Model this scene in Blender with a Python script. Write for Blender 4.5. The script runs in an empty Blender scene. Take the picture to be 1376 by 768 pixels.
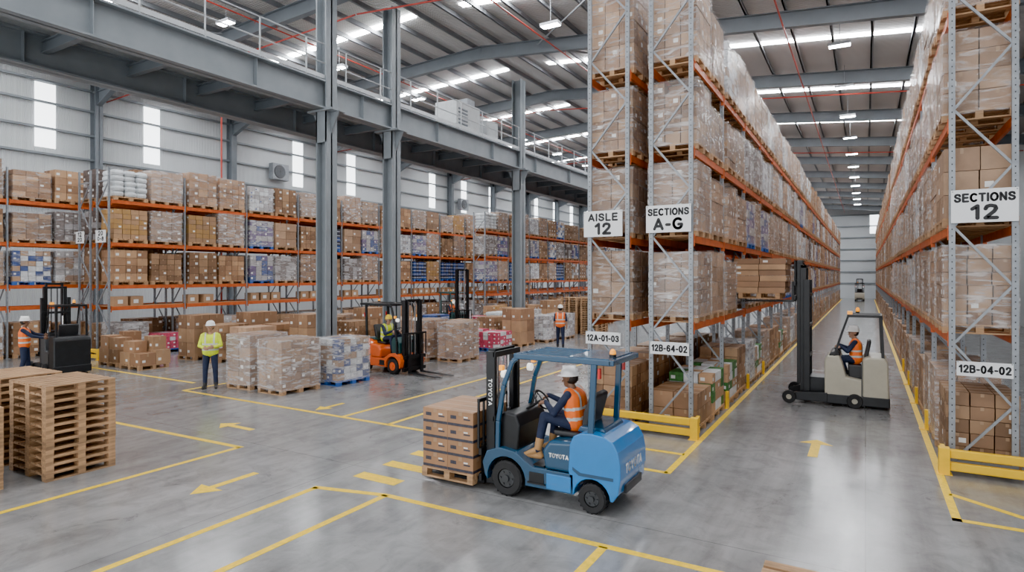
import bpy, math, random
import numpy as np
from mathutils import Vector, Matrix, Euler
random.seed(11)
SC = bpy.context.scene
C = SC.collection
PI = math.pi
FP = 812.0; TH = math.atan(475/FP); HC = 3.0
# ------------------------------------------------------------------ mesh builder
class MB:
    def __init__(s): s.v=[]; s.f=[]; s.m=[]
    def raw(s, vs, fs, m=0):
        b=len(s.v); s.v.extend([tuple(v) for v in vs])
        for f in fs: s.f.append([b+i for i in f]); s.m.append(m)
    def box(s,x0,y0,z0,x1,y1,z1,m=0,T=None):
        vs=[Vector(p) for p in ((x0,y0,z0),(x1,y0,z0),(x1,y1,z0),(x0,y1,z0),(x0,y0,z1),(x1,y0,z1),(x1,y1,z1),(x0,y1,z1))]
        if T is not None: vs=[T@v for v in vs]
        s.raw(vs,[(0,3,2,1),(4,5,6,7),(0,1,5,4),(1,2,6,5),(2,3,7,6),(3,0,4,7)],m)
    def bar(s,p,q,w,h,m=0,up=(0,0,1)):
        p=Vector(p);q=Vector(q);d=(q-p).normalized();u=Vector(up)
        if abs(d.dot(u))>.98: u=Vector((1,0,0))
        r=d.cross(u).normalized();u=r.cross(d).normalized()
        vs=[]
        for o in (p,q):
            for a,b in ((-1,-1),(1,-1),(1,1),(-1,1)): vs.append(o+r*(a*w/2)+u*(b*h/2))
        s.raw(vs,[(0,1,2,3),(7,6,5,4),(0,4,5,1),(1,5,6,2),(2,6,7,3),(3,7,4,0)],m)
    def tube(s,p,q,r,n=8,m=0,r2=None):
        p=Vector(p);q=Vector(q);d=(q-p)
        if d.length<1e-6: return
        d.normalize();u=Vector((0,0,1)) if abs(d.z)<.9 else Vector((1,0,0))
        a=d.cross(u).normalized();b=d.cross(a).normalized();r2=r if r2 is None else r2
        vs=[p+(a*math.cos(2*PI*i/n)+b*math.sin(2*PI*i/n))*r for i in range(n)]+[q+(a*math.cos(2*PI*i/n)+b*math.sin(2*PI*i/n))*r2 for i in range(n)]
        fs=[(i,(i+1)%n,n+(i+1)%n,n+i) for i in range(n)]+[tuple(range(n))[::-1],tuple(range(n,2*n))]
        s.raw(vs,fs,m)
    def path(s,pts,r,n=8,m=0):
        for a,b in zip(pts[:-1],pts[1:]): s.tube(a,b,r,n,m)
    def prism(s,poly,y0,y1,m=0):
        n=len(poly)
        ar=sum(poly[i][0]*poly[(i+1)%n][1]-poly[(i+1)%n][0]*poly[i][1] for i in range(n))
        if ar<0: poly=poly[::-1]
        vs=[(x,y0,z) for x,z in poly]+[(x,y1,z) for x,z in poly]
        fs=[tuple(range(n)),tuple(range(n,2*n))[::-1]]+[(i,n+i,n+(i+1)%n,(i+1)%n) for i in range(n)]
        s.raw(vs,fs,m)
    def lathe(s,prof,c,ax='Z',n=16,m=0,sx=1,sy=1,closed=False):
        c=Vector(c);vs=[];k=len(prof)
        for r,h in prof:
            for i in range(n):
                a=2*PI*i/n;x=r*math.cos(a)*sx;y=r*math.sin(a)*sy
                vs.append(c+(Vector((x,y,h)) if ax=='Z' else (Vector((x,h,y)) if ax=='Y' else Vector((h,x,y)))))
        fs=[]
        for j in range(k-1 if not closed else k):
            for i in range(n):
                j2=(j+1)%k
                fs.append((j*n+i,j*n+(i+1)%n,j2*n+(i+1)%n,j2*n+i))
        if not closed: fs+= [tuple(range(n))[::-1],tuple(range((k-1)*n,k*n))]
        s.raw(vs,fs,m)
    def blob(s,c,rx,ry,rz,m=0,n=12,k=8,e=1.0,R=None):
        c=Vector(c);vs=[];fs=[]
        sg=lambda x: math.copysign(abs(x)**e,x)
        def P(v):
            v=Vector(v)
            return c+(R@v if R is not None else v)
        vs.append(P((0,0,-rz)))
        for j in range(1,k):
            ph=-PI/2+PI*j/k
            for i in range(n):
                a=2*PI*i/n
                vs.append(P((rx*sg(math.cos(ph))*sg(math.cos(a)),ry*sg(math.cos(ph))*sg(math.sin(a)),rz*sg(math.sin(ph)))))
        vs.append(P((0,0,rz)))
        for i in range(n):
            fs.append((0,1+(i+1)%n,1+i)); l=1+(k-2)*n
            fs.append((len(vs)-1,l+i,l+(i+1)%n))
            for j in range(k-2):
                a=1+j*n;fs.append((a+i,a+(i+1)%n,a+n+(i+1)%n,a+n+i))
        s.raw(vs,fs,m)
    def add(s,o,T,mo=0):
        b=len(s.v); s.v.extend([tuple(T@Vector(v)) for v in o.v])
        for f,m in zip(o.f,o.m): s.f.append([b+i for i in f]); s.m.append(m+mo)
    def mesh(s,name,mats,smooth=False):
        me=bpy.data.meshes.new(name); me.from_pydata(s.v,[],s.f)
        for m in mats: me.materials.append(m)
        me.polygons.foreach_set('material_index',s.m)
        if smooth: me.polygons.foreach_set('use_smooth',[True]*len(s.f))
        me.update(); return me
def link(name,me,parent=None,bevel=0,seg=2):
    o=bpy.data.objects.new(name,me); C.objects.link(o)
    if parent is not None: o.parent=parent
    if bevel:
        b=o.modifiers.new('b','BEVEL');b.width=bevel;b.segments=seg;b.limit_method='ANGLE';b.angle_limit=math.radians(35)
    return o
def ob(name,mb,mats,parent=None,bevel=0,smooth=False,seg=2):
    if not isinstance(mats,(list,tuple)): mats=[mats]
    return link(name,mb.mesh(name,mats,smooth),parent,bevel,seg)
def tag(o,label,cat,group=None,kind=None):
    o['label']=label;o['category']=cat
    if group:o['group']=group
    if kind:o['kind']=kind
    return o
def thing(name,label,cat,loc=(0,0,0),rz=0,group=None):
    o=bpy.data.objects.new(name,None);C.objects.link(o);o.empty_display_size=.2
    o.location=loc;o.rotation_euler=(0,0,rz);return tag(o,label,cat,group)
def st(name,mb,mats,bevel=0):
    o=ob(name,mb,mats,None,bevel);o['kind']='structure';return o
# ------------------------------------------------------------------ materials
def mat(name,col,rough=.55,metal=0,var=.08,scale=6,bump=0,bscale=40,rnd=0,emit=0,stretch=None,coat=0):
    m=bpy.data.materials.new(name);m.use_nodes=True;nt=m.node_tree;N=nt.nodes;L=nt.links
    b=N['Principled BSDF'];b.inputs['Roughness'].default_value=rough;b.inputs['Metallic'].default_value=metal
    b.inputs['Coat Weight'].default_value=coat
    tc=N.new('ShaderNodeTexCoord');out=tc.outputs['Object']
    if stretch:
        mp=N.new('ShaderNodeMapping');mp.inputs['Scale'].default_value=stretch;L.new(out,mp.inputs['Vector']);out=mp.outputs['Vector']
    nz=N.new('ShaderNodeTexNoise');nz.inputs['Scale'].default_value=scale;nz.inputs['Detail'].default_value=4;L.new(out,nz.inputs['Vector'])
    cr=N.new('ShaderNodeValToRGB');cr.color_ramp.elements[0].position=.3;cr.color_ramp.elements[1].position=.7
    cr.color_ramp.elements[0].color=tuple(c*(1-var) for c in col)+(1,);cr.color_ramp.elements[1].color=tuple(min(1,c*(1+var)) for c in col)+(1,)
    L.new(nz.outputs['Fac'],cr.inputs['Fac']);co=cr.outputs['Color']
    if rnd:
        oi=N.new('ShaderNodeObjectInfo');mr=N.new('ShaderNodeMapRange');mr.inputs['To Min'].default_value=1-rnd;mr.inputs['To Max'].default_value=1+rnd
        L.new(oi.outputs['Random'],mr.inputs['Value']);hs=N.new('ShaderNodeHueSaturation');L.new(mr.outputs['Result'],hs.inputs['Value']);L.new(co,hs.inputs['Color']);co=hs.outputs['Color']
    L.new(co,b.inputs['Base Color'])
    if bump:
        n2=N.new('ShaderNodeTexNoise');n2.inputs['Scale'].default_value=bscale;L.new(out,n2.inputs['Vector'])
        bp=N.new('ShaderNodeBump');bp.inputs['Strength'].default_value=bump;bp.inputs['Distance'].default_value=.01
        L.new(n2.outputs['Fac'],bp.inputs['Height']);L.new(bp.outputs['Normal'],b.inputs['Normal'])
    if emit:
        b.inputs['Emission Color'].default_value=tuple(col)+(1,);b.inputs['Emission Strength'].default_value=emit
    return m
def ribbed(name,col,axis,scale,rough=.45,strength=.6,var=.05):
    m=mat(name,col,rough,0,var,.4);nt=m.node_tree;N=nt.nodes;L=nt.links
    w=N.new('ShaderNodeTexWave');w.bands_direction=axis;w.inputs['Scale'].default_value=scale;w.inputs['Distortion'].default_value=0
    tc=N.new('ShaderNodeTexCoord');L.new(tc.outputs['Object'],w.inputs['Vector'])
    bp=N.new('ShaderNodeBump');bp.inputs['Strength'].default_value=strength;bp.inputs['Distance'].default_value=.04
    L.new(w.outputs['Fac'],bp.inputs['Height']);L.new(bp.outputs['Normal'],N['Principled BSDF'].inputs['Normal']);return m
card=[mat('cardboard_a',(.33,.185,.098),.55,var=.12,scale=3,rnd=.25),mat('cardboard_b',(.42,.25,.135),.55,var=.12,scale=3,rnd=.25),mat('cardboard_c',(.25,.135,.07),.55,var=.12,scale=3,rnd=.25)]
paper=mat('paper_label',(.80,.80,.78),.5,var=.04)
tape=mat('packing_tape',(.38,.24,.14),.3,var=.05)
wood=mat('pallet_wood',(.44,.26,.135),.75,var=.25,scale=5,bump=.3,rnd=.2,stretch=(1,6,6))
woodL=mat('weathered_pallet_wood',(.40,.24,.125),.75,var=.34,scale=4,bump=.3,rnd=.22,stretch=(1,6,6))
bluep=mat('blue_painted_wood',(.03,.12,.42),.6,rnd=.1)
redp=mat('red_plastic',(.55,.04,.05),.45)
whitec=mat('white_case',(.66,.68,.70),.5,var=.15,scale=8,rnd=.1)
greyc=mat('grey_case',(.38,.36,.36),.55,var=.2,rnd=.15)
bluec=mat('blue_case',(.03,.07,.24),.5,var=.3,rnd=.15)
purpc=mat('purple_case',(.12,.07,.20),.5,var=.3,rnd=.15)
darkc=mat('dark_printed_carton',(.14,.10,.085),.5,var=.4,scale=14,rnd=.2)
bandm=mat('navy_print',(.04,.04,.06),.5,var=.3,scale=30)
bwh=mat('pale_band',(.42,.44,.5),.5,var=.3,scale=20)
goldc=mat('golden_carton',(.44,.25,.09),.6,rnd=.15)
greenc=mat('green_case',(.055,.19,.045),.5,var=.4,scale=12)
pinkc=mat('pink_case',(.60,.07,.14),.5,var=.3,scale=12)
sackm=mat('white_sack',(.66,.69,.71),.6,var=.1,bump=.4,bscale=14)
galv=mat('galvanised_steel',(.28,.30,.325),.45,.3,var=.15,scale=9)
orange=mat('orange_rack_beam',(.60,.115,.02),.45,var=.15)
steel=mat('painted_structural_steel',(.145,.165,.185),.5,.05,var=.1,scale=1.5)
steel2=mat('pale_painted_steel',(.205,.23,.25),.5,.05,var=.1,scale=1.5)
purlm=mat('purlin_steel',(.20,.215,.23),.5,.05,var=.1,scale=1.5)
palem=mat('pale_equipment_paint',(.45,.47,.48),.45)
yellow=mat('yellow_paint',(.90,.54,.005),.5,var=.06)
yline=mat('yellow_floor_paint',(.88,.57,.008),.5,var=.16,scale=14)
black=mat('black_steel',(.014,.015,.017),.4,.2,var=.2)
dgrey=mat('dark_grey_paint',(.045,.048,.052),.4,.1,var=.1)
rubber=mat('black_rubber',(.017,.017,.018),.75,var=.2)
chrome=mat('bright_steel',(.6,.6,.62),.25,1)
vinyl=mat('black_vinyl',(.02,.02,.022),.45)
white=mat('white_board',(.82,.83,.84),.4,var=.02)
inkm=mat('black_ink',(.008,.008,.01),.5,var=0)
wtext=mat('white_lettering',(.9,.9,.9),.4,var=0)
tblue=mat('bright_blue_paint',(.004,.19,.52),.18,var=.04,coat=.8)
tteal=mat('dark_teal_blue_paint',(.006,.06,.13),.24,var=.06,coat=.6)
torange=mat('orange_truck_paint',(.80,.12,.008),.35,var=.05,coat=.3)
tgreen=mat('dark_green_paint',(.02,.07,.07),.4,var=.06)
cream=mat('cream_truck_paint',(.46,.43,.34),.4,var=.05)
amber=mat('amber_lens',(.95,.35,.02),.3,emit=.6)
redl=mat('red_lens',(.6,.02,.02),.3)
lens=mat('clear_lens',(.9,.9,.85),.2,emit=.8)
redpipe=mat('red_sprinkler_pipe',(.42,.04,.025),.4)
def wrapmat():
    m=bpy.data.materials.new('stretch_film');m.use_nodes=True;nt=m.node_tree;N=nt.nodes;L=nt.links
    b=N['Principled BSDF'];b.inputs['Base Color'].default_value=(.92,.90,.90,1);b.inputs['Roughness'].default_value=.07
    tr=N.new('ShaderNodeBsdfTransparent');mx=N.new('ShaderNodeMixShader')
    tc=N.new('ShaderNodeTexCoord');mp=N.new('ShaderNodeMapping');mp.inputs['Scale'].default_value=(1.4,1.4,6);mp.inputs['Rotation'].default_value=(.35,.3,0)
    oi=N.new('ShaderNodeObjectInfo');va=N.new('ShaderNodeVectorMath');va.operation='ADD';cx=N.new('ShaderNodeCombineXYZ')
    ml=N.new('ShaderNodeMath');ml.operation='MULTIPLY';ml.inputs[1].default_value=40;L.new(oi.outputs['Random'],ml.inputs[0]);L.new(ml.outputs[0],cx.inputs[0])
    L.new(tc.outputs['Object'],va.inputs[0]);L.new(cx.outputs[0],va.inputs[1]);L.new(va.outputs[0],mp.inputs['Vector'])
    nz=N.new('ShaderNodeTexNoise');nz.inputs['Scale'].default_value=2.0;nz.inputs['Detail'].default_value=5;nz.inputs['Distortion'].default_value=1.0;L.new(mp.outputs[0],nz.inputs['Vector'])
    mr=N.new('ShaderNodeMapRange');mr.inputs['From Min'].default_value=.48;mr.inputs['From Max'].default_value=.70;mr.inputs['To Min'].default_value=.04;mr.inputs['To Max'].default_value=.42
    L.new(nz.outputs['Fac'],mr.inputs['Value'])
    ad=N.new('ShaderNodeMath');ad.operation='MULTIPLY_ADD';ad.inputs[1].default_value=.16;L.new(oi.outputs['Random'],ad.inputs[0]);L.new(mr.outputs[0],ad.inputs[2])
    L.new(ad.outputs[0],mx.inputs[0]);L.new(tr.outputs[0],mx.inputs[1]);L.new(b.outputs[0],mx.inputs[2])
    bp=N.new('ShaderNodeBump');bp.inputs['Strength'].default_value=.7;bp.inputs['Distance'].default_value=.02;L.new(nz.outputs['Fac'],bp.inputs['Height']);L.new(bp.outputs[0],b.inputs['Normal'])
    L.new(mx.outputs[0],N['Material Output'].inputs['Surface']);return m
film=wrapmat()
def floormat():
    m=bpy.data.materials.new('polished_concrete');m.use_nodes=True;nt=m.node_tree;N=nt.nodes;L=nt.links;b=N['Principled BSDF']
    tc=N.new('ShaderNodeTexCoord')
    n1=N.new('ShaderNodeTexNoise');n1.inputs['Scale'].default_value=.35;n1.inputs['Detail'].default_value=8;n1.inputs['Roughness'].default_value=.62
    n2=N.new('ShaderNodeTexNoise');n2.inputs['Scale'].default_value=2.4;n2.inputs['Detail'].default_value=8;n2.inputs['Roughness'].default_value=.7;n2.inputs['Distortion'].default_value=.8
    n3=N.new('ShaderNodeTexNoise');n3.inputs['Scale'].default_value=1.1;n3.inputs['Detail'].default_value=7;n3.inputs['Roughness'].default_value=.78;n3.inputs['Distortion'].default_value=2
    for n in (n1,n2,n3):L.new(tc.outputs['Object'],n.inputs['Vector'])
    mp=N.new('ShaderNodeMapping');mp.inputs['Scale'].default_value=(2.6,.16,1);mp.inputs['Rotation'].default_value=(0,0,.12);L.new(tc.outputs['Object'],mp.inputs['Vector'])
    n4=N.new('ShaderNodeTexNoise');n4.inputs['Scale'].default_value=1.0;n4.inputs['Detail'].default_value=5;n4.inputs['Roughness'].default_value=.6;L.new(mp.outputs[0],n4.inputs['Vector'])
    def ramp(src,p0,p1,a,c):
        r=N.new('ShaderNodeValToRGB');r.color_ramp.elements[0].position=p0;r.color_ramp.elements[1].position=p1
        r.color_ramp.elements[0].color=(a,a,a,1);r.color_ramp.elements[1].color=(c,c,c,1);L.new(src,r.inputs['Fac']);return r.outputs[0]
    def mul(a,c):
        mx=N.new('ShaderNodeMixRGB');mx.blend_type='MULTIPLY';mx.inputs[0].default_value=1;L.new(a,mx.inputs[1]);L.new(c,mx.inputs[2]);return mx.outputs[0]
    br=N.new('ShaderNodeTexBrick');br.offset=0;br.inputs['Scale'].default_value=1;br.inputs['Brick Width'].default_value=7;br.inputs['Row Height'].default_value=7
    br.inputs['Mortar Size'].default_value=.008;br.inputs['Color1'].default_value=(1,1,1,1);br.inputs['Color2'].default_value=(.97,.97,.97,1);br.inputs['Mortar'].default_value=(.6,.6,.6,1)
    L.new(tc.outputs['Object'],br.inputs['Vector'])
    col=mul(mul(mul(mul(ramp(n1.outputs['Fac'],.3,.7,.19,.335),ramp(n2.outputs['Fac'],.3,.55,.72,1)),ramp(n3.outputs['Fac'],.60,.70,1,.56)),ramp(n4.outputs['Fac'],.35,.6,.78,1.06)),br.outputs['Color'])
    L.new(col,b.inputs['Base Color'])
    mr=N.new('ShaderNodeMapRange');mr.inputs['To Min'].default_value=.05;mr.inputs['To Max'].default_value=.33;L.new(n2.outputs['Fac'],mr.inputs['Value']);L.new(mr.outputs[0],b.inputs['Roughness'])
    b.inputs['Specular IOR Level'].default_value=.8
    bp=N.new('ShaderNodeBump');bp.inputs['Strength'].default_value=.05;bp.inputs['Distance'].default_value=.01;L.new(n2.outputs['Fac'],bp.inputs['Height']);L.new(bp.outputs[0],b.inputs['Normal'])
    return m
# ------------------------------------------------------------------ heavy sans lettering built from strokes
def ell(cx,cy,rx,ry,a0,a1,n=18): return [(cx+rx*math.cos(math.radians(a0+(a1-a0)*i/n)),cy+ry*math.sin(math.radians(a0+(a1-a0)*i/n))) for i in range(n+1)]
SARC=[(.64,.78),(.57,.94),(.34,1),(.12,.94),(.04,.77),(.12,.61),(.35,.52),(.59,.43),(.67,.25),(.57,.07),(.34,0),(.1,.07),(.02,.24)]
GL={'A':(.76,[[(0,0),(.38,1),(.76,0)],[(.14,.28),(.62,.28)]]),'I':(0,[[(0,0),(0,1)]]),'S':(.68,[SARC]),'L':(.56,[[(0,1),(0,0),(.56,0)]]),
'E':(.6,[[(.6,1),(0,1),(0,0),(.62,0)],[(0,.52),(.55,.52)]]),'C':(.72,[ell(.4,.5,.4,.5,48,312)]),'T':(.66,[[(0,1),(.66,1)],[(.33,1),(.33,0)]]),
'O':(.8,[ell(.4,.5,.4,.5,0,360)]),'N':(.64,[[(0,0),(0,1),(.64,0),(.64,1)]]),'G':(.78,[ell(.4,.5,.4,.5,48,325)+[(.76,.42),(.46,.42)]]),
'Y':(.72,[[(0,1),(.36,.48),(.72,1)],[(.36,.48),(.36,0)]]),'B':(.62,[[(0,0),(0,1),(.4,1),(.56,.92),(.57,.64),(.4,.53),(0,.53)],[(.4,.53),(.62,.42),(.62,.12),(.42,0),(0,0)]]),
'0':(.58,[ell(.29,.5,.29,.5,0,360)]),'1':(.3,[[(.0,.76),(.28,1),(.28,0)]]),'2':(.6,[[(.03,.74),(.1,.93),(.3,1),(.52,.93),(.58,.74),(.48,.52),(.02,0),(.62,0)]]),
'3':(.58,[[(.04,.8),(.14,.95),(.3,1),(.5,.93),(.54,.75),(.46,.58),(.26,.53)],[(.26,.53),(.5,.46),(.58,.27),(.48,.07),(.28,0),(.1,.07),(.02,.22)]]),
'4':(.66,[[(.5,0),(.5,1),(0,.3),(.66,.3)]]),'6':(.6,[[(.56,.86),(.45,.97),(.3,1),(.1,.88),(.02,.5),(.06,.15),(.3,0),(.53,.1),(.6,.32),(.5,.54),(.3,.61),(.06,.48)]]),
'8':(.58,[ell(.29,.76,.24,.24,0,360),ell(.29,.27,.29,.27,0,360)]),'-':(.3,[[(0,.42),(.3,.42)]]),' ':(.2,[])}
def text(name,s,cap,m,parent,loc,rot,width,sw=.3):
    x=0;strokes=[];kern=.12
    for c in s:
        w,st_=GL[c];w*=1.12
        for p in st_: strokes.append([(x+a*1.12,b_) for a,b_ in p])
        x+=w+sw+kern
    tot=x-kern;kx=width/tot;ky=cap/(1+sw);b=MB();hw=sw*cap/2/(1+sw)
    hw=min(hw,sw*kx*.62)
    T=Matrix.Translation(Vector(loc))@Euler(rot).to_matrix().to_4x4();h=.0016
    pt=lambda p:(((p[0]+sw/2)*kx-width/2),(p[1]-.5)*ky)
    for st_ in strokes:
        P=[pt(p) for p in st_]
        for i,(a,c) in enumerate(zip(P[:-1],P[1:])):
            d=Vector((c[0]-a[0],c[1]-a[1]))
            if d.length<1e-6: continue
            d.normalize();n=Vector((-d.y,d.x))*hw*.98
            vs=[Vector((a[0]-n.x,a[1]-n.y,0)),Vector((c[0]-n.x,c[1]-n.y,0)),Vector((c[0]+n.x,c[1]+n.y,0)),Vector((a[0]+n.x,a[1]+n.y,0))]
            vs+= [v+Vector((0,0,h)) for v in vs];b.raw([T@v for v in vs],[(0,3,2,1),(4,5,6,7),(0,1,5,4),(1,2,6,5),(2,3,7,6),(3,0,4,7)])
        for p in P:
            n=10;vs=[Vector((p[0]+hw*.97*math.cos(2*PI*i/n),p[1]+hw*.97*math.sin(2*PI*i/n),h*1.04)) for i in range(n)]
            b.raw([T@v for v in vs],[tuple(range(n))])
    return ob(name,b,m,parent)
# ------------------------------------------------------------------ building shell
XL,XR,YB,YE=-33.2,8.0,-6.0,92.0
RX=-15.0;ZT=13.6
def zr(x): return ZT+(x-RX)*.04 if x<RX else ZT-(x-RX)*.095
b=MB();b.box(XL-1,YB,-.3,XR+1,YE+1,0);st('floor',b,floormat())
clad=ribbed('wall_cladding',(.56,.59,.61),'Y',5.0)
cladx=ribbed('wall_cladding_end',(.56,.59,.61),'X',5.0)
b=MB();b.box(XL-.2,YB,0,XL,YE,zr(XL));st('wall_left',b,clad)
b=MB();b.box(XR,YB,0,XR+.2,YE,zr(XR));st('wall_right',b,clad)
b=MB();P=[(XL,0),(XR,0),(XR,zr(XR)),(RX,zr(RX)),(XL,zr(XL))];b.prism(P,YE,YE+.2);st('wall_end',b,cladx)
deck=ribbed('roof_deck',(.50,.485,.475),'Y',3.0,.5,.8)
b=MB();P=[(XL-.2,zr(XL-.2)),(RX,zr(RX)),(XR+.2,zr(XR+.2)),(XR+.2,zr(XR+.2)+.15),(RX,zr(RX)+.15),(XL-.2,zr(XL-.2)+.15)];b.prism(P,YB,YE+.2);st('ceiling',b,deck)
skym=mat('skylight_panel',(.95,.97,1.0),.4,var=0,emit=50)
winm=mat('translucent_wall_light',(.93,.97,1.0),.4,var=0,emit=2.6)
GY=[15.46+7.4*k for k in range(-2,11)]
wn=1
for k,y in enumerate(GY[:-1]):
    ym=y+3.7
    for (xa,xb) in ((XL+1.5,-27.2),(-25,-15.8),(-13.5,-7.2),(-5,3)):
        b=MB();za,zb=zr(xa)-.04,zr(xb)-.04
        b.raw([(xa,ym-.16,za),(xb,ym-.16,zb),(xb,ym+.16,zb),(xa,ym+.16,za)],[(0,1,2,3)])
        st('window_%d'%wn,b,skym);wn+=1
for y in [8.5,13.4,18.3]+[28+4.9*k for k in range(12)]:
    b=MB();b.box(XL,y-.42,9.0,XL+.03,y+.42,12.0);st('window_%d'%wn,b,winm);wn+=1
for xx in (-6,1,-20,-27):
    b=MB();b.box(xx-.5,YE-.03,8.5,xx+.5,YE,11);st('window_%d'%wn,b,winm);wn+=1
tn=1
for z in (6.3,7.5,8.7,9.9,11.1,12.1):
    b=MB();b.box(XL+.03,YB,z-.05,XL+.15,YE,z+.05);st('trim_%d'%tn,b,steel2);tn+=1
for z in (2,3.5,5,6.5,8,9.5,11):
    b=MB();b.box(XL,YE-.15,z-.07,XR,YE-.02,z+.07);st('trim_%d'%tn,b,steel2);tn+=1
def ibeam(b,p,q,h,w,tf=.03,tw=.025,up=(0,0,1)):
    p=Vector(p);q=Vector(q);d=(q-p).normalized();u=Vector(up)
    if abs(d.z)>.95:u=Vector((1,0,0))
    r=d.cross(u).normalized();u=r.cross(d).normalized()
    b.bar(p,q,tw,h,0,u);b.bar(p+u*(h/2-tf/2),q+u*(h/2-tf/2),w,tf,0,u);b.bar(p-u*(h/2-tf/2),q-u*(h/2-tf/2),w,tf,0,u)
for k,y in enumerate(GY):
    b=MB();z0=zr(XL)
    ibeam(b,(XL+.3,y,0),(XL+.3,y,z0-.3),.5,.34)
    tag(ob('wall_column',b,steel),'grey steel wall column standing against the ribbed left wall','column','columns along the left wall')
    b=MB();o=.56
    ibeam(b,(XL+.2,y,zr(XL)-o),(RX,y,zr(RX)-o),.56,.24);ibeam(b,(RX,y,zr(RX)-o),(XR,y,zr(XR)-o),.56,.24)
    b.prism([(XL+.5,zr(XL)-.8),(XL+2.4,zr(XL+2.4)-.8),(XL+.5,zr(XL)-1.5)],y-.02,y+.02)
    b.bar((XL+.5,y,zr(XL)-1.5),(XL+2.4,y,zr(XL+2.4)-.8),.24,.03)
    tag(ob('roof_rafter',b,steel),'deep grey steel roof rafter spanning the warehouse','roof beam','roof rafters')
x=XL+.9
while x<XR-.2:
    z=zr(x)
    b=MB();b.box(x-.025,YB,z-.24,x+.025,YE,z-.04);b.box(x-.025,YB,z-.24,x+.07,YE,z-.22)
    tag(ob('roof_purlin',b,purlm),'thin grey purlin running lengthwise under the roof sheets','purlin','roof purlins');x+=1.3
for k,y in enumerate(GY[1:7]):
    for (xa,xb) in ((-30,-22.6),(-12,-4.6)):
        b=MB();b.tube((xa,y+.2,zr(xa)-.45),(xb,y+7.2,zr(xb)-.45),.035,6);b.tube((xb,y+.2,zr(xb)-.52),(xa,y+7.2,zr(xa)-.52),.035,6)
        tag(ob('roof_brace',b,purlm),'crossed grey bracing rods between two roof rafters','brace','roof cross bracing')
for x in (-30,-25.5,-19.5,-10.8,-6.0,-2.4):
    z=zr(x)-1.0;b=MB();b.tube((x,YB,z),(x,YE,z),.028,8)
    for y in GY: b.tube((x,y,z),(x,y,z+.25),.012,5)
    y=YB+2
    while y<70: b.tube((x,y,z-.1),(x,y,z),.012,5);y+=3.7
    tag(ob('sprinkler_pipe',b,redpipe),'red sprinkler pipe hung lengthwise below the rafters','pipe','red sprinkler pipes')
for y in (GY[2]+.6,GY[4]+.6,GY[6]+.6):
    b=MB();b.tube((XL+.02,y,zr(XL)-1.1),(-16,y,zr(-16)-1.1),.03,8)
    tag(ob('sprinkler_main',b,redpipe),'red cross pipe running from the left wall to the walkway columns','pipe','left crossing sprinkler pipes')
    b=MB();b.tube((-15.9,y,zr(-16)-1.1),(XR-.02,y,zr(XR)-1.1),.03,8)
    tag(ob('sprinkler_main',b,redpipe),'red cross pipe running over the right aisle','pipe','right crossing sprinkler pipes')
b=MB();b.tube((-26.1,17.6,0),(-26.1,17.6,zr(-26.1)-1.0),.04,8);tag(ob('drop_pipe',b,redpipe),'red vertical pipe rising behind the left rack row','pipe')
# high-bay lights
lampm=mat('led_lens',(.95,.98,1),.3,var=0,emit=60)
hb=MB();hb.box(-.36,-.17,-.05,.36,.17,.05);lm=MB();lm.box(-.33,-.14,-.065,.33,.14,-.05);hg=MB();hg.tube((0,0,.05),(0,0,.95),.01,5)
hbm=hb.mesh('housing',[mat('lamp_housing',(.45,.47,.5),.4)]);lmm=lm.mesh('lens',[lampm]);hgm=hg.mesh('hanger',[galv])
for x,lab in ((-.8,'bright rectangular high bay lamp in the row above the right aisle'),(-9.9,'bright high bay lamp in the row above the middle floor'),(-20.5,'bright high bay lamp in the row between walkway and left racks'),(-28.5,'bright high bay lamp in the row above the left wall racks')):
    for k in range(11):
        y=19.7+5.6*k if x!=-.8 else 24.6+5.6*k
        if x<-20: y=14+5.6*k
        t=thing('high_bay_light',lab,'ceiling light',(x,y,zr(x)-.98),0,lab[7:]);link('housing',hbm,t);link('lens',lmm,t);link('hanger',hgm,t)
# ------------------------------------------------------------------ mezzanine walkway and columns
CX=-15.0
t=thing('overhead_walkway','long grey steel overhead walkway with guard rail on the tall columns','walkway',(CX,0,0))
z0,z1=8.3,9.2;y0,y1=-2,64
for xo in (0,-3.4):
    b=MB();b.box(xo-.02,y0,z0,xo+.02,y1,z1);b.box(xo-.22,y0,z0,xo+.22,y1,z0+.05);b.box(xo-.22,y0,z1-.05,xo+.22,y1,z1)
    y=y0+.5
    while y<y1: b.box(xo-.16,y,z0+.05,xo+.16,y+.02,z1-.05);y+=4.2
    ob('girder',b,steel2,t)
y=y0+1
while y<y1:
    b=MB();ibeam(b,(-3.4,y,8.9),(0,y,8.9),.32,.16);ob('cross_beam',b,steel,t);y+=2.1
b=MB();b.box(-3.4,y0,9.2,0,y1,9.24);ob('deck',b,mat('grating_deck',(.30,.32,.33),.6,.2),t)
for xo in (.15,-3.5):
    b=MB();y=y0
    while y<=y1: b.tube((xo,y,9.2),(xo,y,10.35),.025,6);y+=1.65
    for z in (9.75,10.35): b.tube((xo,y0,z),(xo,y1,z),.022,6)
    b.box(xo-.01,y0,9.25,xo+.01,y1,9.38);ob('guard_rail',b,mat('rail_steel',(.42,.44,.46),.4,.2),t)
u=thing('air_unit','pale boxy air handling unit standing on the overhead walkway','air unit',(CX-1.3,22.9,9.25));b=MB();b.box(-.6,-.95,.12,.6,.95,1.6)
ob('casing',b,palem,u,.03);b=MB()
for k in range(6): b.box(.6,-.8,.4+k*.16,.63,-.1,.47+k*.16)
ob('grille',b,steel,u);b=MB();b.box(-.4,.2,1.6,.4,.8,1.95);ob('duct',b,galv,u)
for s in (-1,1):
    b=MB();b.box(-.6,s*.8-.05,0,.6,s*.8+.05,.12);ob('foot',b,steel,u)
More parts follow.
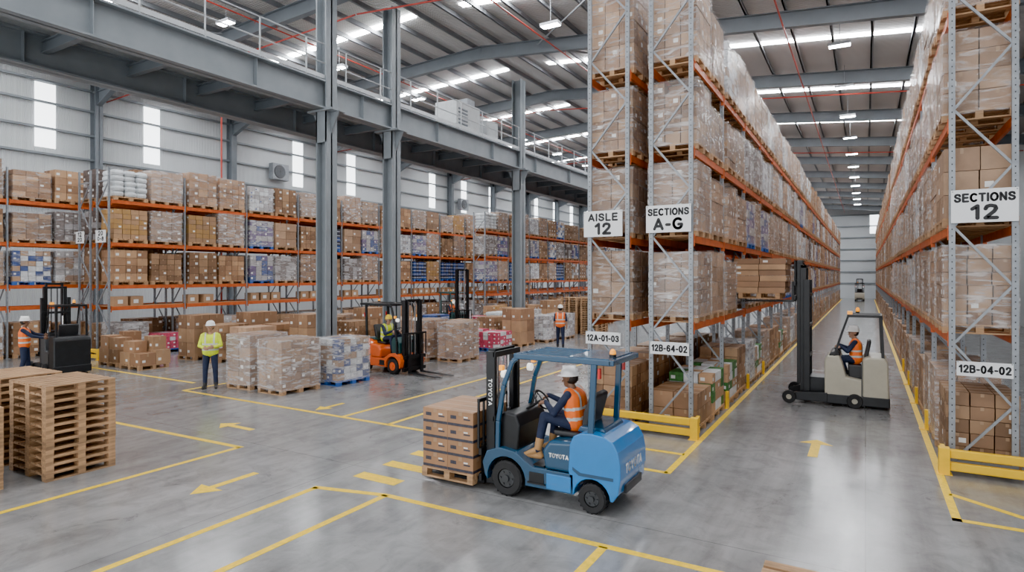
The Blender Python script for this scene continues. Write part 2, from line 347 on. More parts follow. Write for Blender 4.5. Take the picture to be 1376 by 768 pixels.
u=thing('control_cabinet','small pale cabinet beside the air unit on the walkway','cabinet',(CX-1.2,25.2,9.25));b=MB();b.box(-.35,-.5,0,.35,.5,1.3);ob('casing',b,palem,u,.02);b=MB();b.box(.35,-.42,.1,.37,.42,1.2);ob('door',b,palem,u,.01)
for i,(y,w,lab) in enumerate(((13.8,.46,'nearest tall grey steel column, behind the wrapped loads on the floor'),(16.9,.46,'tall grey steel column rising behind the orange forklift'),(26.3,.5,'tall grey steel column farthest right under the walkway'),(44,.5,'tall grey steel column of the walkway beyond the tall rack'))):
    c=thing('steel_column',lab,'column',(CX,y,0));b=MB();h=w/2;top=zr(CX)-.85
    b.box(-h,-h,0,-h+.05,h,top);b.box(h-.05,-h,0,h,h,top);b.box(-h,-.03,0,h,.03,top);ob('shaft',b,steel2,c)
    b=MB();b.box(-.4,-.4,0,.4,.4,.04);ob('base_plate',b,steel2,c)
    b=MB();b.prism([(h,8.25),(h+.34,8.25),(h,7.55)],-.03,.03);b.prism([(-h,8.25),(-h-.34,8.25),(-h,7.55)],-.03,.03);b.box(-.55,-.3,8.23,.55,.3,8.29)
    b.box(-h,-h,7.25,h,-h+.02,8.25);ob('bracket',b,steel2,c)
for y,lab in ((26.2,'small square grey ventilation unit on the left wall, nearer one'),(47,'small square grey ventilation unit on the left wall, farther one')):
    t=thing('wall_fan',lab,'fan',(XL+.16,y,9.7));b=MB();b.box(0,-.62,-.52,.4,.62,.52);ob('casing',b,galv,t,.02)
    b=MB();b.lathe([(.42,.4),(.42,.44)],(0,-.1,0),'X',24);ob('fan_ring',b,dgrey,t)
    b=MB()
    for k in range(5):
        b.lathe([(.08+.07*k,.44),(.08+.07*k,.455),(.095+.07*k,.455),(.095+.07*k,.44)],(0,-.1,0),'X',24,closed=True)
    ob('fan_grille',b,galv,t)
# ------------------------------------------------------------------ pallets and loads
def pallet_mb():
    b=MB();w=.47;l=.6
    for k in range(7): 
        y=-l+k*(1.2-.13)/6; b.box(-w,y,.122,w,y+.13,.144)
    for x in (-w,-.05,w-.1):
        for y in (-l,-.07,l-.14): b.box(x,y,.022,x+.1,y+.14,.1)
        b.box(x,-l,.1,x+.1,l,.122)
    for y in (-l,-.065,l-.13): b.box(-w,y,0,w,y+.13,.022)
    return b
PMB=pallet_mb()
pm={k:PMB.mesh('pallet',[m]) for k,m in (('w',wood),('l',woodL),('b',bluep),('r',redp))}
def stack_mb(nx,ny,nz,h,X=.92,Y=1.18,labels=.3,band=False,jit=.006,tapes=True,ragged=False):
    b=MB();sx,sy,sz=X/nx,Y/ny,h/nz
    for k in range(nz):
        ox,oy=random.uniform(-jit,jit),random.uniform(-jit,jit)
        for i in range(nx):
            for j in range(ny):
                if 0<i<nx-1 and 0<j<ny-1 and k<nz-2: continue
                if ragged and k==nz-1 and random.random()<.3: continue
                x0=-X/2+i*sx+ox;y0=-Y/2+j*sy+oy;z0=.144+k*sz;g=random.uniform(.005,.012)
                x1=x0+sx-g;y1=y0+sy-g;x0+=g;y0+=g;zt=z0+sz-.009
                m=random.randrange(3);b.box(x0,y0,z0,x1,y1,zt,m)
                for (edge,nrm) in ((i==0,-1),(i==nx-1,1)):
                    if not edge: continue
                    xs=(x0-.0015 if nrm<0 else x1+.0015);ym=(y0+y1)/2
                    if tapes: b.box(xs-.0008,ym-.022,zt-sz*.25,xs+.0008,ym+.022,zt,4)
                    if band: b.box(xs-.0008,y0,z0+sz*.3,xs+.0008,y1,z0+sz*.5,3)
                    elif random.random()<labels:
                        b.box(xs-.001,y0+sy*.1,z0+sz*.25,xs+.001,y0+sy*.1+min(.11,sy*.3),z0+sz*.25+min(.09,sz*.35),3)
                for (edge,nrm) in ((j==0,-1),(j==ny-1,1)):
                    if not edge: continue
                    ys=(y0-.0015 if nrm<0 else y1+.0015);xm=(x0+x1)/2
                    if tapes: b.box(xm-.022,ys-.0008,zt-sz*.25,xm+.022,ys+.0008,zt,4)
                    if band: b.box(x0,ys-.0008,z0+sz*.3,x1,ys+.0008,z0+sz*.5,3)
                    elif random.random()<labels:
                        b.box(x0+sx*.12,ys-.001,z0+sz*.25,x0+sx*.12+min(.11,sx*.3),ys+.001,z0+sz*.25+min(.09,sz*.35),3)
                if k==nz-1 and tapes: b.box(x0,(y0+y1)/2-.025,zt,x1,(y0+y1)/2+.025,zt+.001,4)
    return b
def film_mb(h,X=.93,Y=1.19):
    b=MB();n=6;nz=6;hx,hy=X/2+.012,Y/2+.012;pts=[]
    for i in range(n): pts.append((-hx+2*hx*i/n,-hy))
    for i in range(n): pts.append((hx,-hy+2*hy*i/n))
    for i in range(n): pts.append((hx-2*hx*i/n,hy))
    for i in range(n): pts.append((-hx,hy-2*hy*i/n))
    N=len(pts);vs=[]
    for k in range(nz+1):
        z=.10+(h+.06)*k/nz
        for (x,y) in pts:
            d=random.uniform(0,.012);vs.append((x*(1+d),y*(1+d),z))
    fs=[(k*N+i,k*N+(i+1)%N,(k+1)*N+(i+1)%N,(k+1)*N+i) for k in range(nz) for i in range(N)]
    fs.append(tuple(range(nz*N,(nz+1)*N)))
    b.raw(vs,fs);return b
V={}
def var(key,desc,b,mats,h,wrap,pal='w'):
    V[key]=dict(desc=desc,mb=b,mats=mats,me=b.mesh('carton_stack',mats),h=h,wrap=film_mb(h).mesh('stretch_wrap',[film]) if wrap else None,pal=pal)
cm=card+[paper,tape]
pale=[mat('pale_carton_a',(.44,.28,.175),.55,var=.12,rnd=.22),mat('pale_carton_b',(.36,.22,.135),.55,var=.12,rnd=.22),mat('pale_carton_c',(.30,.18,.105),.55,var=.12,rnd=.22)]
pl=pale+[paper,tape]
var('w1','wrapped load of small brown cartons',stack_mb(3,4,6,1.22,labels=.3),cm,1.22,True)
var('w2','wrapped load of large brown cartons',stack_mb(2,3,4,1.28,labels=.3),cm,1.28,True)
var('w3','wrapped load of pale brown cartons',stack_mb(3,3,5,1.12,labels=.3),pl,1.12,True)
var('w4','wrapped load of tall pale cartons',stack_mb(2,4,4,1.26,labels=.2),pl,1.26,True)
var('w5','wrapped lower load of brown cartons',stack_mb(2,3,5,.96,labels=.2),cm,.96,True)
var('w6','wrapped load of flat brown cartons',stack_mb(2,2,8,1.08,labels=.3,tapes=False),pl,1.08,True)
var('w7','wrapped ragged load of brown cartons',stack_mb(3,4,5,1.2,labels=.3,ragged=True),cm,1.2,True)
var('w8','wrapped load of white topped cartons',stack_mb(3,4,6,1.18,labels=.3,tapes=False),[whitec,pale[0],greyc,paper,tape],1.18,True)
var('w9','very tall wrapped load of cartons',stack_mb(3,4,9,2.1,labels=.3),cm,2.1,True)
var('o1','load of labelled brown cartons',stack_mb(2,3,4,1.15,labels=.8),cm,1.15,False)
var('o2','load of small brown cartons',stack_mb(3,4,5,1.05,labels=.3),cm,1.05,False)
var('o3','low load of brown cartons',stack_mb(2,3,2,.62,labels=.4),cm,.62,False)
var('o4','tall load of big brown cartons',stack_mb(2,2,3,1.45,labels=.4),cm,1.45,False)
var('o5','ragged load of big pale cartons',stack_mb(2,2,3,1.1,labels=.4,ragged=True),pl,1.1,False)
var('fl','low load of wide flat cartons',stack_mb(2,2,6,.84,X=1.2,Y=1.2,labels=.3,tapes=False,jit=.025),cm,.84,False)
var('wh','load of white cases',stack_mb(4,5,6,1.05,labels=.3,tapes=False),[whitec,whitec,greyc,bluec,tape],1.05,True)
var('bl','load of banded blue cases',stack_mb(4,5,5,1.05,band=True,tapes=False),[bluec,bluec,bandm,bwh,tape],1.05,False,'b')
var('bp','load of blue and purple cases',stack_mb(3,4,5,1.1,labels=.4,tapes=False),[bluec,purpc,greyc,paper,tape],1.1,True,'b')
var('dk','load of dark printed cartons',stack_mb(3,4,5,1.1,labels=.4,tapes=False),[darkc,darkc,greyc,paper,tape],1.1,True)
var('mx','load of mixed grey cases',stack_mb(3,4,5,1.15,labels=.4,tapes=False),[greyc,whitec,card[0],paper,tape],1.15,True)
var('go','load of golden brown cartons',stack_mb(3,4,6,1.1,labels=.2),[goldc,goldc,card[1],paper,tape],1.1,False)
var('gr','load of green produce boxes',stack_mb(3,4,4,.8,labels=.5,tapes=False),[greenc,card[1],whitec,paper,tape],.8,False)
var('pk','low load of pink cases',stack_mb(4,5,4,.62,labels=.7,tapes=False),[pinkc,pinkc,whitec,paper,tape],.62,False,'b')
var('wb','load of white and blue cases',stack_mb(4,5,6,1.12,labels=.4,tapes=False),[whitec,card[1],bluec,paper,tape],1.12,True,'b')
b=MB()
for k in range(5):
    for i in range(2):
        for j in range(3): b.blob((-.23+.46*i+random.uniform(-.02,.02),-.4+.4*j+random.uniform(-.02,.02),.144+.1+k*.19),.25,.215,.115,0,10,6,.6)
var('sk','load of stacked white sacks',b,[sackm],1.0,False)
nload=[0]
def load(key,loc,rz,label,group=None,pal=None):
    v=V[key];t=thing('pallet_load',label,'pallet load',loc,rz,group);link('pallet',pm[pal or v['pal']],t);link('carton_stack' if key!='sk' else 'sack_stack',v['me'],t)
    if v['wrap']: link('stretch_wrap',v['wrap'],t)
    nload[0]+=1
    return t
ORD='first second third fourth fifth sixth seventh eighth ninth tenth eleventh twelfth thirteenth fourteenth fifteenth sixteenth seventeenth eighteenth nineteenth twentieth'.split()
# ------------------------------------------------------------------ racks
def frame_mb(x0,x1,h):
    b=MB();w=.04
    for x in (x0+w,x1-w):
        b.box(x-w,-w,0,x+w,w-.03,h);b.box(x-w-.03 if x==x0+w else x-w,-.06,0,x+w if x==x0+w else x+w+.03,.06,.012)
        z=.3
        while z<h: b.box(x-.008,-w-.001,z,x+.008,-w+.002,z+.02,1);z+=.1
    z=.15;s=1
    b.box(x0+.06,-.02,z-.02,x1-.06,.02,z+.02)
    while z+.9<h:
        a,c=(x0+.06,x1-.06) if s>0 else (x1-.06,x0+.06)
        b.bar((a,0,z),(c,0,z+.9),.035,.035);z+=.9;s=-s
    b.box(x0+.06,-.02,z-.02,x1-.06,.02,z+.02);return b
def rack(label,x0,x1,y0,nb,bay,levels,h,guards=0,gside=None,h0=None):
    t=thing('pallet_rack',label,'pallet rack',(0,y0,0));fm=frame_mb(x0,x1,h).mesh('upright_frame',[galv,black])
    f0=frame_mb(x0,x1,h0).mesh('upright_frame',[galv,black]) if h0 else fm
    for k in range(nb+1):
        o=link('upright_frame',f0 if k==0 else fm,t);o.location=(0,k*bay,0)
    bm_=MB();bm_.box(-.025,.05,-.13,.025,bay-.05,0);bm_.box(-.03,.045,-.2,.03,.06,.03);bm_.box(-.03,bay-.06,-.2,.03,bay-.045,.03);me=bm_.mesh('beam',[orange])
    n=0;far=MB()
    for k in range(nb):
        for z in levels:
            for x in (x0+.02,x1-.02):
                if n<100:
                    o=link('beam',me,t);o.location=(x,k*bay,z);n+=1
                else: far.add(bm_,Matrix.Translation((x,k*bay,z)))
    if far.v:
        o=ob('beams',far,orange,t);o['kind']='stuff'
    if guards:
        gm=MB();gm.box(-.03,-.06,0,.03,.06,.38);gm.box(-.12,-.09,0,.03,.09,.015);gme=gm.mesh('post_guard',[yellow])
        for k in range(1,guards+1):
            o=link('post_guard',gme,t);o.location=(gside,k*bay,0)
    return t
LVN=['floor level','second level','third level','fourth level','top level']
def fill(xc,y0,nb,bay,levels,indiv,rname,pick,skip=(),names=LVN,jx=.02):
    far=MB();fm=[];off={}
    def mo(key):
        if key not in off:
            off[key]=len(fm);fm.extend(V[key]['mats'])
        return off[key]
    for li,z in enumerate(levels):
        i=0
        for k in range(nb):
            for s in (0,1):
                i+=1
                if (li,k,s) in skip: continue
                key=pick(li,k,s)
                if key is None: continue
                x=xc+random.uniform(-jx,jx);y=y0+k*bay+(.74 if s==0 else bay-.74)+random.uniform(-.02,.02);rz=random.uniform(-.012,.012)
                if random.random()<.5: rz+=PI
                if k<indiv:
                    d=V[key]['desc']
                    if i<=20: load(key,(x,y,z+.001),rz,'%s %s from near end, %s, %s'%(d,ORD[i-1],names[li],rname))
                    else: load(key,(x,y,z+.001),rz,'%s far down the %s, %s'%(d,names[li],rname),d+' '+names[li]+' '+rname)
                else:
                    T=Matrix.Translation((x,y,z+.001))@Matrix.Rotation(rz,4,'Z')
                    m=mo(key);far.add(V[key]['mb'],T,m)
                    if 'wp' not in off: off['wp']=len(fm);fm.append(wood)
                    far.add(PMB,T,off['wp'])
    if far.v:
        o=ob('pallet_loads',far,fm);tag(o,'many carton loads on pallets far down the '+rname,'pallet loads',None,'stuff')
Y0=11.48;BAY=2.8;LV=[0,2.1,3.75,5.4,7.05]
ra='rack left of aisle';rr='rack right of aisle'
rack('tall pallet rack with orange beams on the left side of the aisle',-3.62,-2.78,Y0,27,BAY,LV[1:],8.3,3,-2.70,9.6)
rack('tall pallet rack standing back to back behind the aisle rack',-4.90,-4.02,Y0,10,BAY,LV[1:],8.3,0,None,9.6)
rack('tall pallet rack with orange beams on the right side of the aisle',1.11,1.95,Y0,27,BAY,LV[1:],8.3,4,1.03)
def pickA(li,k,s):
    if li==0:
        if k==0: return 'o3' if s==0 else 'gr'
        if k==1: return 'gr' if s==0 else 'o2'
        if k==2: return 'wh' if s==0 else 'gr'
        return random.choice(['o2','o3','w3','wh','gr','o5'])
    if li==4:
        if k==0 and s==0: return 'w9'
        return random.choice(['w3','w4','w7','w8','w1','w8','w2','w5'])
    if li==3 and k==2: return 'dk'
    return random.choice(['w1','w2','w3','w4','w6','w7','w5'] if k<2 else ['w1','w3','w4','wh','w2','w5','mx','dk','w6','w8','bp'])
fill(-3.2,Y0,27,BAY,LV,9,ra,pickA,skip={(1,1,1)})
fill(-4.46,Y0,3,BAY,LV,1,'back-to-back rack',lambda li,k,s: random.choice(['o2','o1']) if li==0 else ('w9' if li==4 and k==0 and s==0 else random.choice(['w1','w2','w3','w4'])))
fill(1.53,Y0,27,BAY,LV,8,rr,lambda li,k,s: (random.choice(['w1','o2','w3','o1']) if li==0 else ('o5' if (li==2 and k==0 and s==0) else random.choice(['w3','w2','w4','w1','w4','w6','w7','w8','w5']))))
LC=[1.87,2.65,4.2,5.75];NC=['floor level','second level','third level','top level']
def pickC(li,k,s):
    if li==0: return random.choice(['wh','sk','o1','o2','wb','mx','pk','dk','o2'])
    if li==3 and k==0: return 'sk' if s==0 else 'w3'
    return random.choice(['o1','o2','w1','w2','o5','o2','w3','w2','o2','w5','w6']) if random.random()>.38 else random.choice(['bl','wh','mx','dk','go','bp','wb','w8'])
rack('long orange-beamed rack row along the left wall',-24.4,-23.5,Y0,17,BAY,LC,6.9)
rack('rack row standing back to back behind the left wall rack',-25.7,-24.8,Y0,17,BAY,LC,6.9)
fill(-23.95,Y0,17,BAY,[0,2.65,4.2,5.75],12,'left wall rack',pickC,names=NC)
fill(-25.25,Y0,17,BAY,[0,2.65,4.2,5.75],0,'rear row of the left wall rack',lambda li,k,s: random.choice(['o2','dk','o1','w2']),names=NC)
rack('rack row at the far left edge behind the dark lift truck',-27.5,-26.6,1.2,4,BAY,LC,6.9)
fill(-27.05,1.2,4,BAY,[0,2.65,4.2,5.75],4,'far left rack',pickC,names=NC)
rack('rack block beyond the third column of the walkway',-20.9,-20.0,31.0,8,BAY,LC,6.9)
fill(-20.45,31.0,8,BAY,[0,2.65,4.2,5.75],4,'rack beyond the walkway',pickC,names=NC)
sm=MB();sm.box(-.2,-.22,0,.2,.22,.34,0);sm.box(.2,-.12,.08,.203,.05,.22,1);sm.box(-.2,-.02,.34,.2,.02,.342,2);sme=sm.mesh('small_carton',[card[1],paper,tape])
shm=MB();shm.box(-.40,0.06,0,.40,BAY-.06,.02);shme=shm.mesh('shelf_board',[wood])
for k in range(12):
    o=link('shelf_board',shme);o.location=(-23.95,Y0+k*BAY,1.872);tag(o,'wooden shelf board on the narrow low level of the left wall rack','shelf','low shelf boards')
    for j in range(random.randint(2,4)):
        o=link('small_carton',sme);o.location=(-23.75,Y0+k*BAY+.4+j*.58+random.uniform(-.04,.04),1.893);o.rotation_euler.z=random.uniform(-.1,.1)
        tag(o,'small brown carton on the narrow low shelf of the left wall rack','carton','small cartons on the low shelf')
# ------------------------------------------------------------------ signs
def sign(name,label,lines,x0,x1,z0,z1,y,sizes,parent=None):
    t=thing(name,label,'sign',((x0+x1)/2,y,(z0+z1)/2));w=(x1-x0)/2;h=(z1-z0)/2
    b=MB();b.box(-w,-.008,-h,w,.008,h);ob('board',b,white,t,.003)
    n=len(lines)
    for i,(s,(cap,wd),zo) in enumerate(zip(lines,sizes,[0] if n==1 else [h*.5,-h*.38])):
        text('lettering',s,cap,inkm,t,(0,-.0095,zo),(PI/2,0,0),wd)
    for x in (-w*.95,w*.95):
        b=MB();b.lathe([(.010,-.012),(.010,.0)],(x,0,h*.9),'Y',8);ob('bolt',b,galv,t)
    return t
sy=Y0-.09
sign('aisle_sign','white board reading AISLE 12 on the back-to-back rack end',['AISLE','12'],-4.96,-4.14,3.78,4.30,sy,[(.165,.64),(.25,.36)])
sign('section_sign','white board reading SECTIONS A-G on the aisle rack end',['SECTIONS','A-G'],-3.66,-2.80,3.82,4.34,sy,[(.145,.79),(.24,.58)])
sign('location_sign','small white plate reading 12A-01-03 on the back-to-back rack',['12A-01-03'],-4.92,-4.18,1.62,1.87,sy,[(.14,.68)])
sign('location_sign','small white plate reading 12B-64-02 on the aisle rack end',['12B-64-02'],-3.58,-2.84,1.50,1.74,sy,[(.14,.68)])
sign('section_sign','white board reading SECTIONS 12 on the right rack end',['SECTIONS','12'],1.13,1.94,3.80,4.30,sy,[(.14,.74),(.24,.35)])
sign('location_sign','small white plate reading 12B-04-02 on the right rack end',['12B-04-02'],1.20,1.88,1.48,1.70,sy,[(.13,.63)])
sign('section_sign','small white sign 12 20 on left wall rack end, left one',['12','20'],-25.75,-25.15,4.2,4.65,sy,[(.18,.3),(.16,.34)])
sign('section_sign','small white sign 20 0-8 on left wall rack end, right one',['20','0-8'],-24.3,-23.6,4.2,4.65,sy,[(.18,.34),(.16,.45)])
# ------------------------------------------------------------------ guards
def guard(label,x0,x1,y,ret=None,h=.40):
    t=thing('rack_guard',label,'guard rail',((x0+x1)/2,y,0));w=(x1-x0)/2
    for x in (-w,w):
        b=MB();b.box(x-.07,-.07,0,x+.07,.07,h);b.box(x-.1,-.1,0,x+.1,.1,.012);ob('post',b,yellow,t,.01)
    for z in (.06,.25):
        b=MB();b.box(-w+.07,-.04,z,w-.07,.04,z+.13);ob('rail',b,yellow,t,.015)
    if ret:
        a,c=(w-.03,w+.03) if ret[0]>0 else (-w-.03,-w+.03)
        for z in (.06,.25):
            b=MB();b.box(a,0.07,z,c,ret[1],z+.13);ob('side_rail',b,yellow,t,.01)
guard('yellow steel rack guard at the foot of the aisle rack',-4.75,-2.70,Y0-.25,(1,.3))
guard('yellow steel rack guard at the foot of the right rack',1.03,2.45,Y0-.25,(-1,.3))
guard('yellow rack guard at the foot of the left wall rack',-25.8,-23.4,Y0-.4)
# ------------------------------------------------------------------ floor markings
def line(label,x0,y0,x1,y1,w=.1):
    d=Vector((x1-x0,y1-y0,0));d.normalize();n=Vector((-d.y,d.x,0))*w/2;a=Vector((x0,y0,.0006));c=Vector((x1,y1,.0006));b=MB()
    vs=[a-n,c-n,c+n,a+n];up=Vector((0,0,.0016));b.raw(vs+[v+up for v in vs],[(0,3,2,1),(4,5,6,7),(0,1,5,4),(1,2,6,5),(2,3,7,6),(3,0,4,7)])
    return tag(ob('floor_line',b,yline),label,'floor marking')
line('yellow floor line passing in front of the wooden pallet stacks',-9.45,1.5,-9.45,6.72)
line('yellow floor line running behind the wooden pallet stacks',-13.5,6.55,-9.4,6.72)
line('left of two parallel yellow lines at the bottom left of the floor',-6.72,1.0,-6.72,6.0)
line('right of two parallel yellow lines at the bottom left of the floor',-5.66,1.0,-5.66,6.26)
line('short yellow line joining the two parallel floor lines',-6.76,5.98,-5.66,6.26)
line('long yellow line across the floor in front of the blue forklift',-5.66,6.26,.4,6.34)
line('short yellow stub meeting the long front line at the bottom',-2.5,1.5,-2.5,6.28)
line('yellow line along the left edge of the right aisle',-2.6,9.1,-2.6,88)
line('yellow line along the right edge of the right aisle',.97,9.12,.97,88)
line('yellow line at the right edge before the right rack guard',.92,9.17,4,9.17)
line('slanting yellow line before the right rack guard',1.0,10.2,2.4,9.1)
line('short yellow line leaving the aisle corner behind the blue forklift',-5.2,9.15,-2.6,9.13)
line('yellow line under the aisle rack guard behind the forklift',-4.6,10.2,-2.62,10.2)
line('long yellow line across the floor in front of the wrapped loads',-15.4,9.3,-5.9,9.22)
line('yellow line running back beside the orange forklift forks',-9.6,9.3,-9.6,22)
line('yellow line running back from the pedestrian bars',-8.3,9.25,-8.3,22)
line('yellow line beside the worker in the yellow vest',-15.4,9.3,-15.4,12.6)
line('yellow line in front of the loose carton piles at left',-24,10.1,-16.2,10.1)
line('yellow line at the far left near the dark lift truck',-26,7.6,-19,7.6)
line('yellow line across the middle floor near the walking worker',-9.6,22,-6,22)
for (y,lab) in ((6.72,'nearest yellow pedestrian bar in front of the forklift load'),(7.36,'middle yellow pedestrian bar beside the forklift load'),(8.02,'farthest yellow pedestrian bar behind the forklift load')):
    b=MB();b.box(-6.62,y-.12,.0006,-5.82 if y<8 else -5.9,y+.12,.0022);tag(ob('floor_bar',b,yline),lab,'floor marking')
def arrow(label,x,y,ang,L_=.95,w=.1,hw=.2):
    b=MB();P=[(-L_/2,-w/2),(L_/2-.32,-w/2),(L_/2-.32,-hw),(L_/2,0),(L_/2-.32,hw),(L_/2-.32,w/2),(-L_/2,w/2)];n=7
    vs=[(p[0],p[1],.0006) for p in P]+[(p[0],p[1],.0024) for p in P]
    b.raw(vs,[tuple(range(n))[::-1],tuple(range(n,2*n))]+[(i,(i+1)%n,n+(i+1)%n,n+i) for i in range(n)])
    o=ob('floor_arrow',b,yline);o.location=(x,y,0);o.rotation_euler.z=ang;tag(o,label,'floor arrow')
arrow('yellow floor arrow pointing left, on open floor right of the pallet stacks',-10.8,7.6,PI,1.0,.12,.24)
arrow('yellow floor arrow pointing toward the viewer between two yellow lines',-8.0,5.45,-PI/2,1.05,.12,.24)
arrow('small yellow floor arrow in front of the wrapped loads',-10.6,9.85,-PI/2,.85)
arrow('yellow floor arrow pointing down the right aisle',-.76,11.75,PI/2,1.2,.15,.27)
# ------------------------------------------------------------------ people
def cones(prims,infl=0):
    b=MB()
    for (a,c,r0,r1,tg) in prims:
        r0+=infl;r1+=infl;b.blob(a,r0,r0,r0,0,12,8)
        if (Vector(a)-Vector(c)).length>1e-4:
            b.blob(c,r1,r1,r1,0,12,8);b.tube(a,c,r0,12,0,r1)
    return b
def remesh(b,vox,it):
    o=bpy.data.objects.new('tmp',b.mesh('tmp',[]));C.objects.link(o)
    m=o.modifiers.new('r','REMESH');m.mode='VOXEL';m.voxel_size=vox;m.use_smooth_shade=True
    s=o.modifiers.new('s','SMOOTH');s.factor=.5;s.iterations=it
    bpy.context.view_layer.update();me=bpy.data.meshes.new_from_object(o.evaluated_get(bpy.context.evaluated_depsgraph_get()))
    bpy.data.objects.remove(o);return me
def centers(me):
    n=len(me.polygons);a=np.empty(n*3);me.polygons.foreach_get('center',a);return a.reshape(n,3)
def nearest(cs,prims):
    D=[]
    for (a,c,r0,r1,tg) in prims:
        a=np.array(a);c=np.array(c);ab=c-a;l=max(ab.dot(ab),1e-9);t_=np.clip(((cs-a)@ab)/l,0,1)
        D.append(np.linalg.norm(cs-(a+t_[:,None]*ab),axis=1)-(r0+t_*(r1-r0)))
    return np.argmin(np.array(D),axis=0)
skinA=mat('skin_tan',(.40,.22,.14),.5);skinB=mat('skin_brown',(.19,.095,.055),.5)
navy=mat('navy_cloth',(.014,.022,.055),.8,var=.2,scale=12,bump=.3);hairm=mat('dark_hair',(.02,.014,.01),.7)
hivo=mat('hi_vis_orange',(.95,.17,.015),.6,var=.1,scale=9);hivy=mat('hi_vis_yellow',(.68,.82,.02),.6,var=.1,scale=9)
refl=mat('reflective_tape',(.58,.60,.58),.3);tan_=mat('tan_leather',(.42,.23,.09),.6);bootb=mat('black_boot',(.025,.022,.02),.5)
hatw=mat('white_hard_hat',(.85,.85,.84),.25);hatY=mat('yellow_hard_hat',(.85,.6,.05),.35);eyew=mat('eye_white',(.8,.8,.8),.3);eyed=mat('eye_dark',(.02,.015,.01),.3)
STAND=dict(P=(0,0,.97),C=(0,0,1.31),N=(0,0,1.47),H=(.015,0,1.625),S=((0,.185,1.40),(0,-.185,1.40)),E=((-.02,.245,1.13),(-.02,-.245,1.13)),W=((.05,.26,.89),(.05,-.26,.89)),
  hip=((0,.09,.93),(0,-.09,.93)),K=((.02,.12,.50),(.02,-.12,.50)),A=((-.01,.135,.09),(-.01,-.135,.09)),T=((.16,.16,.035),(.16,-.16,.035)),curl=.6,hd=None)
def person(label,loc,rz,J,sty,yaw=0,pitch=0,held=None):
    J=dict(STAND,**J);t=thing('person',label,'person',loc,rz);V3=Vector;pr=[]
    A=lambda a,c,r0,r1,tg: pr.append((tuple(a),tuple(c),r0,r1,tg))
    P,Ch,N_,H_=map(V3,(J['P'],J['C'],J['N'],J['H']))
    lat=(V3(J['S'][0])-V3(J['S'][1])).normalized();tor=[]
    for s in (1,-1):
        tor.append((tuple(P+lat*.068*s),tuple(Ch+lat*.09*s),.112,.112,1))
        tor.append((tuple(Ch+lat*.09*s),tuple(V3(J['S'][0 if s>0 else 1])-lat*.05*s),.106,.068,1))
    tor.append((tuple(P),tuple(Ch),.116,.12,1));pr+=tor
    A(P+lat*.07,P-lat*.07,.123,.123,2)
    A(Ch+(N_-Ch)*.6,N_+(H_-N_)*.45,.06,.052,0)
    R=Matrix.Rotation(yaw,3,'Z')@Matrix.Rotation(pitch,3,'Y');h=lambda x,y,z:H_+R@V3((x,y,z))
    hp=[(h(-.03,0,.03),h(.015,0,.03),.09,.086),(h(.02,0,-.01),h(.042,0,-.07),.068,.045),(h(.088,0,.0),h(.112,0,-.03),.010,.015),(h(.072,.018,-.068),h(.072,-.018,-.068),.016,.016),
        (h(-.005,.083,-.01),h(-.012,.092,.02),.014,.018),(h(-.005,-.083,-.01),h(-.012,-.092,.02),.014,.018),(h(.06,.04,.03),h(.06,-.04,.03),.028,.028)]
    for a,c,r0,r1 in hp:A(a,c,r0,r1,0)
    for i,s in ((0,1),(1,-1)):
        S,E,W=V3(J['S'][i]),V3(J['E'][i]),V3(J['W'][i]);A(S,E,.062,.050,1);A(E,W,.050,.033,1 if sty.get('long',1) else 0)
        d=(W-E).normalized()
        if J.get('hd') and J['hd'][i]: d=V3(J['hd'][i]).normalized()
        nn=-lat*s; nn=(nn-d*nn.dot(d))
        nn=nn.normalized() if nn.length>.1 else V3((0,0,-1))
        if J.get('pn') and J['pn'][i]:
            nn=V3(J['pn'][i]);nn=(nn-d*nn.dot(d)).normalized()
        sd=d.cross(nn).normalized()
        if sd.dot(V3((.6,0,.8)))<0: sd=-sd
        pe=W+d*.085
        A(W,W+d*.02,.03,.027,0)
        for q in (-.026,0,.026): A(W+d*.02+sd*q*.6,pe+sd*q,.019,.016,0)
        cu=J['curl']
        for q,l in ((.033,.036),(.011,.042),(-.011,.040),(-.033,.031)):
            b0=pe+sd*q;d1=(d*math.cos(cu)+nn*math.sin(cu));d2=(d*math.cos(2*cu)+nn*math.sin(2*cu));d3=(d*math.cos(2.8*cu)+nn*math.sin(2.8*cu))
            p1=b0+d1*l;p2=p1+d2*l*.75;p3=p2+d3*l*.55;A(b0,p1,.0105,.010,0);A(p1,p2,.010,.0095,0);A(p2,p3,.0095,.0085,0)
        tb=W+d*.03+sd*.028;t1=tb+(sd*.7+d*.6+nn*.25).normalized()*.038;t2=t1+(d*.8+nn*.5).normalized()*.032;A(tb,t1,.015,.012,0);A(t1,t2,.012,.010,0)
        Hp,K,An,T_=V3(J['hip'][i]),V3(J['K'][i]),V3(J['A'][i]),V3(J['T'][i])
        A(Hp,K,.10,.068,2);A(K,An,.068,.052,2)
        up=(K-An).normalized();A(An+up*sty.get('boot',.05),An,.06,.052,3);fw=(T_-An);hl=An-V3((fw.x,fw.y,0)).normalized()*.04
        hl.z=T_.z;A(An,hl,.045,.038,3);A(hl,T_,.040,.036,3);A(An,T_,.048,.036,3)
    me=remesh(cones(pr),.0085,2)
    for m in (sty['skin'],sty['shirt'],sty['trousers'],sty['boots']):me.materials.append(m)
    idx=nearest(centers(me),pr);tg=np.array([p[4] for p in pr])[idx];me.polygons.foreach_set('material_index',tg.astype(np.int32));me.polygons.foreach_set('use_smooth',[True]*len(me.polygons))
    link('body',me,t)
    vm=remesh(cones(tor,.022),.012,4)
    for m in (sty['vest'],refl):vm.materials.append(m)
    cs=centers(vm);ax=np.array(Ch-P);l2=ax.dot(ax);s_=((cs-np.array(P))@ax)/l2;l_=np.abs((cs-np.array(P))@np.array(lat))
